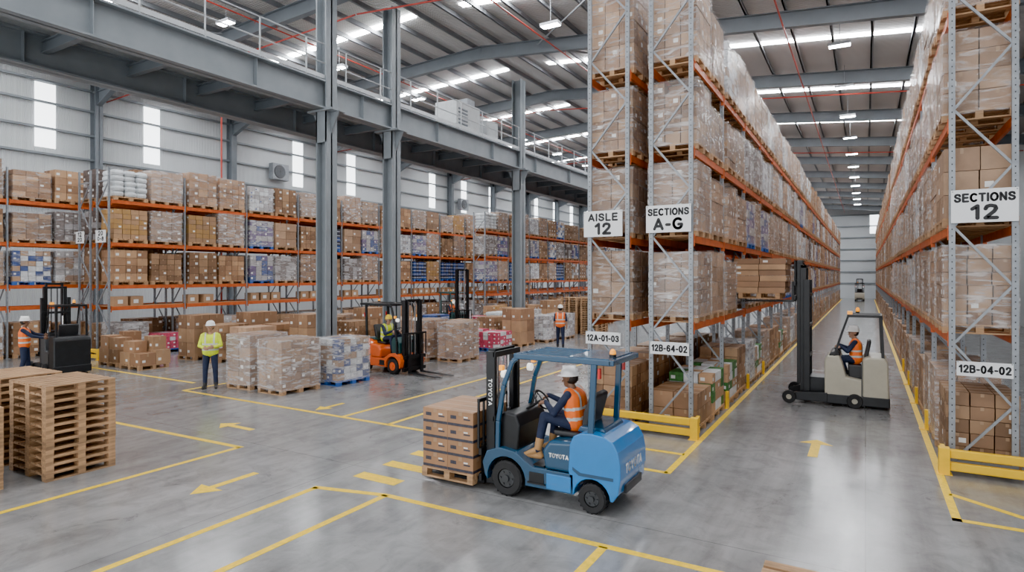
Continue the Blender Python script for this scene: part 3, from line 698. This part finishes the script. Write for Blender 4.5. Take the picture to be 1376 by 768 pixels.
    band=((s_>.12)&(s_<.26))|((s_>.55)&(s_<.68))|((s_>.68)&(l_>.085)&(l_<.125))
    vm.polygons.foreach_set('material_index',band.astype(np.int32));vm.polygons.foreach_set('use_smooth',[True]*len(vm.polygons));link('vest',vm,t)
    b=MB();b.lathe([(.002,.128),(.04,.122),(.08,.10),(.103,.065),(.112,.02),(.113,0),(.128,-.006),(.128,-.014),(.1,-.012)],(0,0,0),'Z',20,0,1.14,1.0)
    b.blob((.125,0,-.008),.06,.085,.010,0,14,6);b.bar((-.1,0,.085),(.1,0,.085),.02,.08);T=Matrix.Translation(h(-.008,0,.058))@R.to_4x4()
    me=b.mesh('hard_hat',[sty.get('hat',hatw)],True);me.transform(T);link('hard_hat',me,t)
    b=MB();b.blob((-.035,0,.01),.088,.092,.085,0,14,8,1,None);me=b.mesh('hair',[hairm],True);me.transform(Matrix.Translation(h(0,0,0))@R.to_4x4());link('hair',me,t)
    b=MB()
    for s in (1,-1):
        b.blob((.083,.033*s,.006),.010,.015,.009,0,8,6);b.blob((.091,.033*s,.006),.005,.007,.007,1,8,6);b.blob((.086,.034*s,.028),.008,.02,.005,1,8,5)
    me=b.mesh('eyes',[eyew,eyed],True);me.transform(Matrix.Translation(h(0,0,0))@R.to_4x4());link('eyes',me,t)
    return t
# ------------------------------------------------------------------ counterbalance forklift
def arc(cx,cz,r,a0,a1,n=8): return [(cx+r*math.cos(math.radians(a0+(a1-a0)*i/n)),cz+r*math.sin(math.radians(a0+(a1-a0)*i/n))) for i in range(n+1)]
def wheel(t,x,y,r,w,rimm):
    b=MB();b.lathe([(.55*r,-w/2),(.9*r,-w/2),(r,-w*.36),(r,w*.36),(.9*r,w/2),(.55*r,w/2)],(0,0,0),'Y',28,0,closed=True)
    for k in range(20):
        a=2*PI*k/20;b.box(-.012,-w*.42,r-.006,.012,w*.42,r+.006,0,Matrix.Rotation(a,4,'Y'))
    o=ob('wheel',b,rubber,t);o.location=(x,y,r+.006)
    s=1 if y>0 else -1;b=MB();b.lathe([(.57*r,-w*.45),(.57*r,w*.3),(.5*r,w*.42)],(0,0,0),'Y',24);q=s*w*.43
    b.lathe([(.2*r,min(q,q+s*.03)),(.2*r,max(q,q+s*.03))],(0,0,0),'Y',12)
    for k in range(6):
        a=2*PI*k/6;b.lathe([(.03*r+.008,min(q,q+s*.015)),(.03*r+.008,max(q,q+s*.015))],(.38*r*math.cos(a),0,.38*r*math.sin(a)),'Y',6)
    ob('rim',b,rimm,o)
def forklift(label,loc,rz,c1,c2,mh=2.0,fz=.1,brand=True,grd=None,fl=1.05,GZ=1.89,hood=None):
    grd=grd or c2;t=thing('forklift',label,'forklift',loc,rz);W=.5;rim=dgrey if brand else c1
    b=MB()
    P=[(-.31,.2)]+arc(0,.24,.30,190,-10,12)+[(.34,.24),(.38,.42),(.31,.58),(.10,.65),(-.14,.62),(-.28,.53),(-.42,.46),(-1.0,.46),(-1.0,.2)]
    b.prism(P,-W,W);ob('chassis',b,c2 if brand else c1,t,.03,seg=3)
    for s in (1,-1):
        b=MB();b.box(-.97,min(s*(W-.002),s*(W+.012)),.22,-.62,max(s*(W-.002),s*(W+.012)),.42);ob('side_panel',b,c1,t,.006)
        b=MB();b.box(-.58,min(s*(W-.004),s*(W+.006)),.27,-.36,max(s*(W-.004),s*(W+.006)),.40);b.box(-.6,min(s*(W-.03),s*(W+.02)),.25,-.34,max(s*(W-.03),s*(W+.02)),.27);ob('step',b,black,t)
    b=MB();b.box(-.28,-.3,.15,.3,.3,.5);ob('front_axle',b,black,t)
    b=MB();b.box(-1.45,-.3,.15,-1.05,.3,.4);ob('rear_axle',b,black,t)
    b=MB()
    P=[(-.98,.2)]+arc(-1.25,.195,.245,2,178,10)+[(-1.53,.2),(-1.60,.30),(-1.63,.48),(-1.63,.66),(-1.60,.82),(-1.53,.94),(-1.42,.995),(-1.25,1.01),(-1.1,1.0),(-1.0,.95),(-.95,.84),(-.93,.5)]
    b.prism(P,-W,W);ob('counterweight',b,c1,t,.075,seg=6,smooth=False)
    b=MB();b.prism([(-1.38,.995),(-1.35,1.05),(-1.02,1.05),(-.98,.97)],-.34,.34);ob('vent_cover',b,c2,t,.02)
    b=MB();b.box(-1.64,-.30,.27,-1.60,.30,.38);ob('rear_grille',b,black,t,.008)
    for s in (1,-1):
        b=MB();b.prism([(-1.54,.46),(-1.54,.50),(-1.1,.50),(-.99,.56),(-.99,.52),(-1.08,.46)],min(s*(W-.002),s*(W+.004)),max(s*(W-.002),s*(W+.004)));ob('body_seam',b,c2,t)
    b=MB();b.prism([(-.58,.46),(-.54,.70),(-.64,.84),(-.99,.87),(-.99,.46)],-W+.01,W-.01);ob('engine_hood',b,hood or c2,t,.05,seg=4)
    b=MB();b.box(-.55,-.44,.465,-.12,.44,.48);ob('floor_plate',b,black,t)
    b=MB();b.prism([(-.12,.6),(.2,.62),(.2,.95),(.08,1.12),(-.1,1.10),(-.16,.95)],-.4,.4);ob('dashboard',b,black if brand else c2,t,.03,seg=3)
    b=MB();b.prism([(-.60,.85),(-.58,.93),(-1.0,.93),(-1.02,.85)],-.25,.25);b.prism([(-.98,.9),(-1.06,.9),(-1.2,1.42),(-1.12,1.46),(-1.02,1.2)],-.24,.24);ob('seat',b,vinyl,t,.03,seg=3)
    b=MB();b.tube((-.05,0,1.1),(-.28,0,1.25),.02,8);ob('steering_column',b,black,t)
    b=MB();R=Euler((0,-.9,0)).to_matrix()
    pts=[Vector((-.29,0,1.26))+R@Vector((.15*math.cos(a),.15*math.sin(a),0)) for a in [2*PI*i/16 for i in range(17)]];b.path(pts,.013,6)
    for i in (0,5,11): b.tube((-.29,0,1.26),pts[i],.009,5)
    ob('steering_wheel',b,black,t)
    for i in range(3):
        b=MB();b.tube((.0,-.2-.06*i,1.1),(-.06,-.2-.06*i,1.3),.008,5);b.blob((-.06,-.2-.06*i,1.31),.02,.02,.02);ob('control_lever',b,black,t)
    b=MB()
    for s in (1,-1):
        y=s*(W-.05);pts=[(.16,y,.60),(.15,y,1.0),(.06,y,1.5),(-.08,y,GZ-.05),(-.16,y,GZ)]
        for a,c in zip(pts[:-1],pts[1:]):b.bar(a,c,.05,.065,0,(1,0,0))
        b.bar((-1.22,y,.95),(-1.27,y,GZ),.055,.08,0,(1,0,0))
        b.bar((-.12,y,GZ+.02),(-1.50,y,GZ+.02),.06,.075)
    b.bar((-.12,-W+.05,GZ+.02),(-.12,W-.05,GZ+.02),.07,.07);b.bar((-1.50,-W+.02,GZ+.02),(-1.50,W-.02,GZ+.02),.07,.07)
    for k in range(5): y=-.3+.15*k;b.bar((-.12,y,GZ+.03),(-1.48,y,GZ+.03),.03,.045)
    ob('overhead_guard',b,grd,t,.012)
    b=MB();b.box(-1.46,-.43,GZ+.055,-.9,.43,GZ+.065);ob('roof_sheet',b,grd,t,.004)
    b=MB();z0=.08
    for s in (1,-1):
        b.box(.27,s*.33-.03,z0,.41,s*.33+.03,mh);b.box(.31,s*.25-.025,z0+.05,.43,s*.25+.025,mh+.03)
    for z in (.3,.95,mh-.08): b.box(.26,-.36,z,.30,.36,z+.08)
    b.box(.31,-.27,mh-.04,.4,.27,mh+.03);ob('mast',b,black,t,.006)
    for s in (1,-1):
        b=MB();b.tube((.34,s*.14,.15),(.34,s*.14,mh*.55),.035,10);b.tube((.34,s*.14,mh*.55),(.34,s*.14,mh-.03),.02,8);ob('lift_cylinder',b,chrome,t)
        b=MB();b.box(.38,s*.07-.01,fz+.3,.39,s*.07+.01,mh-.05);ob('lift_chain',b,galv,t)
    b=MB();b.box(.43,-.45,fz+.02,.48,.45,fz+.12);b.box(.43,-.45,fz+.38,.48,.45,fz+.48);b.box(.42,-.2,fz,.44,.2,fz+.5);ob('carriage',b,black,t,.005)
    b=MB();b.box(.45,-.47,fz+1.12,.49,.47,fz+1.17)
    for k in range(8): y=-.46+k*.1314-.0;b.box(.455,y-.012,fz+.48,.485,y+.012,fz+1.14)
    ob('load_backrest',b,black,t)
    for s in (1,-1):
        b=MB();b.prism([(.48,fz+.5),(.48,fz-.06),(.52+fl,fz-.06),(.52+fl,fz-.045),(.9,fz-.02),(.53,fz-.02),(.53,fz+.5)],s*.25-.055,s*.25+.055);ob('fork',b,black,t)
    for s in (1,-1):
        b=MB();b.lathe([(.055,-.03),(.055,.03)],(.10,s*.37,1.64),'X',12);o=ob('headlamp',b,[lens],t)
        b=MB();b.box(.06,s*.46-.03,1.70,.12,s*.46+.03,1.77);ob('indicator',b,amber,t,.005)
        b=MB();b.box(-1.35,s*.44-.03,1.70,-1.32,s*.44+.03,1.83);ob('tail_lamp',b,redl,t,.004)
    b=MB();b.lathe([(.045,GZ+.06),(.045,GZ+.1)],(-1.42,.2,0),'Z',12);b.blob((-1.42,.2,GZ+.11),.042,.042,.06,1);ob('beacon',b,[black,amber],t)
    for s in (1,-1):
        wheel(t,0,s*.41,.238,.18,rim);wheel(t,-1.25,s*.42,.188,.16,rim)
    if brand:
        text('lettering','TOYOTA',.06,wtext,t,(-.79,W-.008,.66),(PI/2,0,PI),.28)
        text('lettering','TOYOTA',.06,wtext,t,(-.79,-W+.008,.66),(PI/2,0,0),.28)
        text('lettering','TOYOTA',.13,wtext,t,(-1.632,.0,.58),(PI/2,0,-PI/2),.62)
        text('lettering','TOYOTA',.065,wtext,t,(.34,.3615,1.36),(PI/2,PI/2,PI),.38)
    return t
BX,BY=-4.22,7.55
forklift('blue forklift with black mast carrying a pallet of brown cartons',(BX,BY,0),PI,tblue,tteal,mh=1.93,fz=.10)
forklift('orange and dark green forklift with empty forks behind the wrapped loads',(-12.35,14.5,0),-.12,torange,tgreen,mh=2.25,fz=.1,brand=False,fl=1.3,grd=black,GZ=2.08,hood=torange)
forklift('dark green forklift parked far back among the goods below the racks',(-18.0,25.4,0),-.5,tgreen,tgreen,mh=3.3,fz=.1,brand=False,GZ=2.08)
forklift('small dark forklift at the far end of the right aisle',(-.6,83,0),PI/2,cream,black,mh=2.6,fz=.1,brand=False,GZ=2.08)
sit=dict(P=(-.84,0,1.02),C=(-.80,0,1.33),N=(-.76,0,1.46),H=(-.72,0,1.585),S=((-.78,.18,1.40),(-.78,-.18,1.40)),E=((-.60,.25,1.15),(-.62,-.24,1.17)),W=((-.42,.13,1.26),(-.30,-.20,1.29)),
 hip=((-.84,.09,1.0),(-.84,-.09,1.0)),K=((-.44,.21,1.08),(-.44,-.15,1.06)),A=((-.38,.29,.64),(-.38,-.15,.62)),T=((-.20,.33,.555),(-.21,-.16,.535)),curl=.75,hd=((.6,.05,-.1),(.5,.1,-.3)),pn=((0,-.4,-1),(0,0,-1)))
person('seated driver of the blue forklift in orange vest, white hard hat and tan boots',(BX,BY,0),PI,sit,dict(skin=skinB,shirt=navy,trousers=navy,boots=tan_,vest=hivo,boot=.14),yaw=0,pitch=.08)
person('seated driver in yellow vest on the orange forklift',(-12.35,14.5,0),-.12,sit,dict(skin=skinA,shirt=navy,trousers=navy,boots=bootb,vest=hivy,hat=hatY),yaw=-.5)
person('seated driver in orange vest on the far dark green forklift',(-18.0,25.4,0),-.5,sit,dict(skin=skinA,shirt=navy,trousers=navy,boots=bootb,vest=hivo))
# cartons on the blue forklift
cl,cw,ch=.445,.252,.215
cdk=[mat('printed_carton_a',(.34,.185,.095),.5,var=.12,scale=4),mat('printed_carton_b',(.38,.21,.11),.5,var=.12,scale=4)]
ctm=MB();ctm.box(-cl/2+.002,-cw/2+.002,0,cl/2-.002,cw/2-.002,ch-.002,0)
for s in (1,-1):
    y=s*(cw/2-.002);x=s*(cl/2-.002)
    ctm.box(-cl/2+.004,y-.0012,.004,cl/2-.004,y+.0012,.042,3);ctm.box(-.03,y-.0014,ch*.72,.03,y+.0014,ch-.004,2);ctm.box(-.17,y-.0014,.10,-.07,y+.0014,.15,3);ctm.box(.06,y-.0014,.10,.17,y+.0014,.12,3);ctm.box(.06,y-.0014,.13,.13,y+.0014,.15,1)
    ctm.box(x-.0012,-cw/2+.004,.004,x+.0012,cw/2-.004,.042,3);ctm.box(x-.0014,-.03,ch*.72,x+.0014,.03,ch-.004,2)
ctm.box(-cl/2+.004,-.02,ch-.003,cl/2-.004,.02,ch-.0015,2)
ctme=[ctm.mesh('carton',[cdk[i],paper,tape,bandm]) for i in (0,1)]
px0=-5.20
pz=thing('wooden_pallet','wooden pallet carried on the forks of the blue forklift','pallet',(px0,BY,.06));o=link('pallet_boards',pm['l'],pz);o.scale=(.96,.87,1)
LN=['bottom','second','third','top']
for k in range(4):
    for i in range(2):
        for j in range(4):
            o=link('carton',random.choice(ctme));o.location=(px0-cl/2+cl*i,BY-1.5*cw+cw*j,.205+ch*k)
            tag(o,'brown printed carton, %s layer, %s row from the viewer, %s half of forklift load'%(LN[k],ORD[j],('outer','inner')[i]),'carton','cartons on the blue forklift pallet')
# ------------------------------------------------------------------ reach truck
def reach(label,loc,rz,fz=2.45,W=.58,h=3.35,c1=None,c2=None):
    c1=c1 or cream;c2=c2 or cream
    t=thing('reach_truck',label,'reach truck',loc,rz)
    b=MB();b.prism([(-.54,.1),(-.54,1.06),(-.60,1.14),(-.84,1.16),(-.90,1.0),(-.98,.68),(-1.3,.62),(-1.3,.1)],-W,W);ob('body',b,c1,t,.03,seg=3)
    b=MB();b.prism([(-1.3,.1),(-1.3,1.08),(-1.38,1.16),(-1.72,1.16),(-1.80,1.06),(-1.82,.1)],-W,W);ob('rear_body',b,c2,t,.045,seg=4)
    for s in (1,-1):
        b=MB();b.box(-1.30,min(s*(W-.002),s*(W+.006)),.20,-1.28,max(s*(W-.002),s*(W+.006)),1.05);ob('panel_seam',b,dgrey,t)
    b=MB();b.box(-1.83,-W-.01,.06,-.52,W+.01,.28);ob('bumper',b,black,t,.02)
    b=MB();b.prism([(-1.02,.62),(-1.0,.94),(-1.32,.94),(-1.34,.62)],-.28,.28);b.prism([(-1.30,.92),(-1.38,.92),(-1.48,1.5),(-1.40,1.52)],-.26,.26);ob('seat',b,vinyl,t,.03)
    b=MB();b.prism([(-.62,1.13),(-.86,1.15),(-.82,1.26),(-.66,1.23)],-W*.75,W*.75);ob('console',b,black,t,.02)
    b=MB();b.lathe([(.09,0),(.1,.015),(.09,.03)],(-.82,.2,1.28),'Z',14);b.tube((-.82,.2,1.23),(-.82,.2,1.29),.02);ob('steering_wheel',b,black,t)
    b=MB();q=W-.09
    for s in (1,-1):
        pts=[(-.72,s*q,1.1),(-.88,s*q,1.65),(-1.02,s*q,2.08)]
        for a,c in zip(pts[:-1],pts[1:]):b.bar(a,c,.035,.045)
        b.bar((-1.70,s*q,1.1),(-1.66,s*q,2.08),.05,.06);b.bar((-1.0,s*q,2.08),(-1.68,s*q,2.08),.05,.06)
    for k in range(1,7): y=-q+k*q*2/7;b.bar((-1.02,y,2.09),(-1.66,y,2.09),.03,.05)
    b.bar((-1.02,-q,2.08),(-1.02,q,2.08),.05,.05);b.bar((-1.66,-q,2.08),(-1.66,q,2.08),.06,.06);ob('overhead_guard',b,black,t,.006)
    b=MB();b.lathe([(.04,2.11),(.04,2.15)],(-1.2,-.2,0),'Z',10);b.blob((-1.2,-.2,2.18),.045,.045,.07,1);ob('beacon',b,[black,amber],t)
    b=MB();b.box(-1.10,.28,2.11,-1.0,.38,2.18);ob('indicator',b,amber,t,.004)
    for s in (1,-1):
        b=MB();b.prism([(-.6,.08),(-.6,.30),(.05,.26),(.30,.18),(.34,.08)],s*(W-.04)-.07,s*(W-.04)+.07);ob('straddle_leg',b,black,t,.01)
        b=MB();b.lathe([(.06,-.05),(.14,-.05),(.15,-.03),(.15,.03),(.14,.05),(.06,.05)],(0,0,0),'Y',20,closed=True);b.lathe([(.07,-.03),(.07,.03)],(0,0,0),'Y',14,1);o=ob('load_wheel',b,[rubber,cream],t);o.location=(.2,s*(W+.09),.15)
        b=MB();b.lathe([(.06,-.05),(.15,-.05),(.16,-.03),(.16,.03),(.15,.05),(.06,.05)],(0,0,0),'Y',20,closed=True);b.lathe([(.07,-.03),(.07,.03)],(0,0,0),'Y',14,1);o=ob('drive_wheel',b,[rubber,cream],t);o.location=(-1.15,s*(W+.02),.16)
    b=MB()
    for s in (1,-1):
        b.box(-.22,s*.36-.035,.1,-.09,s*.36+.035,h-.45);b.box(-.14,s*.28-.03,.15,-.01,s*.28+.03,h-.1);b.box(-.06,s*.21-.025,.4,.07,s*.21+.025,h+.02)
    z=.35
    while z<h-.5: b.box(-.23,-.39,z,-.19,.39,z+.07);z+=.72
    b.box(-.14,-.31,h-.17,-.02,.31,h-.1);b.box(-.06,-.24,h-.05,.05,.24,h+.02);ob('mast',b,black,t,.006)
    for s in (1,-1):
        b=MB();b.tube((-.14,s*.2,.2),(-.14,s*.2,h*.62),.035,10);ob('lift_cylinder',b,chrome,t)
        b=MB();b.tube((-.02,s*.08,.3),(-.02,s*.08,h-.1),.014,6);ob('hose',b,rubber,t)
    b=MB();b.box(-.56,-.3,.25,-.2,.3,.6);ob('mast_carriage',b,black,t,.01)
    b=MB();b.box(.08,-.4,fz+.02,.13,.4,fz+.12);b.box(.08,-.4,fz+.36,.13,.4,fz+.46);b.box(.05,-.2,fz,.09,.2,fz+.5);
    for k in range(5): b.box(.09,-.36+.18*k-.012,fz+.46,.12,-.36+.18*k+.012,fz+.95)
    b.box(.09,-.4,fz+.93,.12,.4,fz+.97);ob('carriage',b,black,t,.005)
    for s in (1,-1):
        b=MB();b.prism([(.13,fz+.46),(.13,fz-.04),(1.3,fz-.04),(1.3,fz-.025),(.18,fz),(.18,fz+.46)],s*.24-.05,s*.24+.05);ob('fork',b,black,t)
    return t
RXc,RYc=-1.36,16.3
reach('cream and black reach truck lifting a pallet load in the right aisle',(RXc,RYc,0),PI,fz=2.40)
t=load('fl',(-2.24,RYc,2.44),0,'low load of wide flat cartons lifted on the reach truck forks')
rs=dict(P=(-1.17,0,1.06),C=(-1.16,0,1.37),N=(-1.14,0,1.51),H=(-1.11,0,1.645),S=((-1.15,.175,1.45),(-1.15,-.175,1.45)),E=((-1.0,.24,1.24),(-1.02,-.23,1.26)),W=((-.86,.2,1.34),(-.82,-.18,1.35)),
 hip=((-1.17,.09,1.04),(-1.17,-.09,1.04)),K=((-.86,.14,1.04),(-.86,-.14,1.04)),A=((-.94,.14,.76),(-.94,-.14,.76)),T=((-.88,.14,.72),(-.88,-.14,.72)),curl=.75,hd=((.5,0,-.2),(.5,0,-.2)),pn=((0,0,-1),(0,0,-1)))
person('seated operator of the reach truck in orange vest and white hard hat',(RXc,RYc,0),PI,rs,dict(skin=skinA,shirt=navy,trousers=navy,boots=bootb,vest=hivo),yaw=.5)
reach('parked dark lift truck at the far left beside a worker',(-22.55,9.35,0),math.radians(172),fz=.12,W=.48,h=2.75,c1=dgrey,c2=black)
person('standing worker in yellow vest and white hard hat beside the wrapped loads',(-15.08,9.85,0),-.75,dict(E=((.03,.26,1.14),(.03,-.26,1.14)),W=((.24,.12,1.12),(.24,-.12,1.10))),dict(skin=skinA,shirt=hivy,trousers=navy,boots=bootb,vest=hivy),yaw=-.2)
person('worker in orange vest reaching toward the parked dark lift truck at left',(-21.4,8.12,0),1.0,dict(E=((.2,.22,1.25),(.22,-.20,1.22)),W=((.42,.16,1.22),(.46,-.12,1.16)),K=((.05,.11,.5),(.0,-.11,.5)),A=((.08,.12,.09),(-.09,-.12,.09)),T=((.25,.14,.035),(.08,-.14,.035))),dict(skin=skinB,shirt=navy,trousers=navy,boots=bootb,vest=hivo))
person('worker in orange vest seen from behind on the middle floor',(-10.9,22.6,0),PI*.62,dict(K=((.08,.11,.5),(-.02,-.11,.5)),A=((.10,.12,.09),(-.16,-.12,.10)),T=((.27,.14,.04),(.0,-.14,.035))),dict(skin=skinA,shirt=navy,trousers=navy,boots=bootb,vest=hivo,long=0))
# ------------------------------------------------------------------ goods on the floor
load('w2',(-14.35,10.75,0),.02,'wrapped carton load beside the worker in yellow vest',pal='l')
load('w1',(-13.0,10.7,0),-.03,'wrapped carton load, middle of the three in front of the column',pal='l')
load('wb',(-12.75,12.3,0),.0,'wrapped white, brown and blue load on blue pallet left of the orange forklift')
fl=[('o4',-20.9,13.3,'tall big-carton load directly behind the loose carton piles'),('o1',-19.6,13.4,'labelled carton load second along behind the loose cartons'),('o5',-18.4,13.6,'ragged pale carton load third along behind the loose cartons'),
('o4',-20.6,15.4,'tall big-carton load in the second row behind the loose cartons'),('o2',-19.2,15.5,'small-carton load in the second row behind the loose cartons'),('o4',-17.8,15.6,'tall big-carton load left of the nearest column'),
('o5',-20.6,17.6,'ragged carton load in the third row behind the loose cartons'),('o1',-19.2,17.7,'labelled carton load in the third row near the column'),('o2',-17.9,17.8,'small-carton load in the third row beside the nearest column'),
('w3',-20.4,19.9,'pale carton load in the fourth row from the loose cartons'),('o4',-19.0,20.0,'big-carton load in the fourth row between the nearest columns'),('o2',-17.6,20.2,'small-carton load in the fourth row right of the nearest column'),('o5',-16.4,18.9,'ragged pale load close behind the second column'),
('w2',-13.7,17.4,'wrapped carton load just right of the orange forklift mast'),('w1',-12.5,17.6,'wrapped carton load right of the orange forklift, nearer the yellow lines'),
('o1',-13.6,19.3,'labelled carton load behind the two wrapped loads by the orange forklift') ,('pk',-12.9,20.7,'low load of pink cases on blue pallet on the middle floor'),('pk',-14.2,21.0,'low pink load left of the nearer pink cases'),
('o2',-14.3,22.8,'brown carton load behind the pink cases'),('o4',-12.9,22.6,'tall carton load behind the pink cases'),('gr',-15.9,21.5,'green box load left of the pink cases'),
('wh',-12.7,24.6,'white case load beside the worker seen from behind'),('wh',-12.6,26.2,'second white case load beside the worker seen from behind'),('o2',-14.0,24.6,'brown carton load left of the white cases'),
('go',-17.0,29.0,'golden carton load near the rack beyond the walkway'),('wh',-15.6,28.4,'white case load behind the third column'),
('bl',-17.3,22.4,'blue case load on the floor near the far forklift'),('sk',-16.6,27.0,'white sack load near the third column'),('o1',-17.0,31.4,'brown carton load at the foot of the far rack block'),('o4',-15.6,31.2,'tall big-carton load behind the far pallet stacks'),
('pk',-18.6,28.0,'low pink load left of the golden cartons'),('go',-18.7,30.0,'golden load at the corner of the far rack block'),('w1',-15.6,33.5,'wrapped load far behind the third column'),('o2',-17.2,34.0,'carton load beside the far rack block'),('wh',-14.2,35.6,'white case load far behind the pallet stacks'),('gr',-15.5,36.2,'green load far behind the pallet stacks'),
('mx',-20.6,22.2,'mixed grey case load in the fifth row from the loose cartons'),('o4',-19.2,22.4,'big-carton load in the fifth row from the loose cartons'),('dk',-20.8,24.4,'dark printed load left of the far forklift')]
for k,x,y,lab in fl: load(k,(x,y,0),random.uniform(-.06,.06),lab)
def carton(x,y,z,sx,sy,sz,rz,lab,grp=None):
    b=MB();b.box(-sx/2,-sy/2,0,sx/2,sy/2,sz,random.randrange(3));b.box(-sx/2,-.03,sz,sx/2,.03,sz+.001,4);
    b.box(sx/2,-.03,sz*.72,sx/2+.001,.03,sz,4);b.box(-.03,-sy/2-.001,sz*.72,.03,-sy/2,sz,4);b.box(sx*.1,-sy/2-.001,sz*.25,sx*.3,-sy/2,sz*.45,3);b.box(sx/2,-sy*.35,sz*.25,sx/2+.001,-sy*.15,sz*.45,3)
    o=ob('carton',b,cm,None,.004);o.location=(x,y,z);o.rotation_euler.z=rz;tag(o,lab,'carton',grp)
for (cx,cy,w) in ((-21.7,11.0,'left'),(-20.3,10.95,'right')):
    p=thing('wooden_pallet','wooden pallet under the %s loose carton pile near the left racks'%w,'pallet',(cx,cy,0),PI/2);link('pallet_boards',pm['w'],p)
q=[(-.3,-.2,.58,.5,.42),(.3,-.2,.56,.5,.42),(-.3,.3,.58,.46,.5),(.3,.3,.56,.46,.5)]
for i,(dx,dy,sx,sy_,sz) in enumerate(q): carton(-21.7+dx,11.0+dy,.145,sx,sy_,sz,random.uniform(-.03,.03),'bottom brown carton %s in the left loose pile'%('front left','front right','back left','back right')[i])
for i,(dx,dy,sz,z) in enumerate(((-.3,-.2,.42,.566),(.3,-.2,.38,.566),(-.1,.3,.45,.646))): carton(-21.7+dx,11.0+dy,z,.54,.44,sz,random.uniform(-.06,.06),'upper brown carton %s in the left loose pile'%('front left','front right','back')[i])
for i,(dx,dy,sx,sy_,sz) in enumerate(q): carton(-20.3+dx,10.95+dy,.145,sx,sy_,sz*.9,random.uniform(-.03,.03),'bottom brown carton %s in the right loose pile'%('front left','front right','back left','back right')[i])
carton(-20.45,10.75,.145+.379,.55,.42,.36,.1,'front upper carton on the right loose pile');carton(-20.2,11.25,.145+.451,.6,.4,.42,-.05,'back upper carton on the right loose pile')
# ------------------------------------------------------------------ stacks of empty pallets
def pstack(x,y,n,rz0,where,grp,zs=.8):
    for k in range(n):
        t=thing('wooden_pallet','empty wooden pallet, %s from the floor in the %s'%(ORD[k],where),'pallet',(x+random.uniform(-.004,.004),y+random.uniform(-.004,.004),k*.1445*zs),rz0+random.uniform(-.003,.003),grp)
        o=link('pallet_boards',pm['l'],t);o.scale=(1,1,zs)
pstack(-10.85,4.62,12,PI/2,'stack nearest the yellow line','empty pallets in the nearest full stack')
pstack(-11.05,3.25,10,PI/2,'stack cut by the left edge','empty pallets in the left edge stack')
pstack(-12.3,4.5,12,PI/2,'stack behind the nearest one','empty pallets in the rear stack')
for i,(x,y) in enumerate(((-13.3,29.2),(-12.1,29.0),(-12.7,30.8))): pstack(x,y,16,0,('far stack left of the tall rack','far stack beside the tall rack','far stack hindmost')[i],'far empty pallet stack %s'%('one','two','three')[i])
t=thing('wooden_pallet','empty wooden pallet whose corner shows at the bottom edge','pallet',(-.4,5.93,0),0);link('pallet_boards',pm['l'],t)
# ------------------------------------------------------------------ camera, light
cam=bpy.data.cameras.new('camera');co=bpy.data.objects.new('camera',cam);C.objects.link(co);SC.camera=co
cam.sensor_width=36;cam.lens=36*FP/1376;cam.shift_y=-14/1376;co.location=(0,0,HC);co.rotation_euler=(PI/2,0,TH);cam.clip_end=300
w=bpy.data.worlds.new('world');SC.world=w;w.use_nodes=True;w.node_tree.nodes['Background'].inputs[0].default_value=(.96,.98,1,1);w.node_tree.nodes['Background'].inputs[1].default_value=1.8
SC.view_settings.view_transform='AgX'
try: SC.view_settings.look='AgX - Punchy'
except Exception: pass
SC.view_settings.exposure=1.32
print('LOADS',nload[0],'OBJS',len(bpy.data.objects))
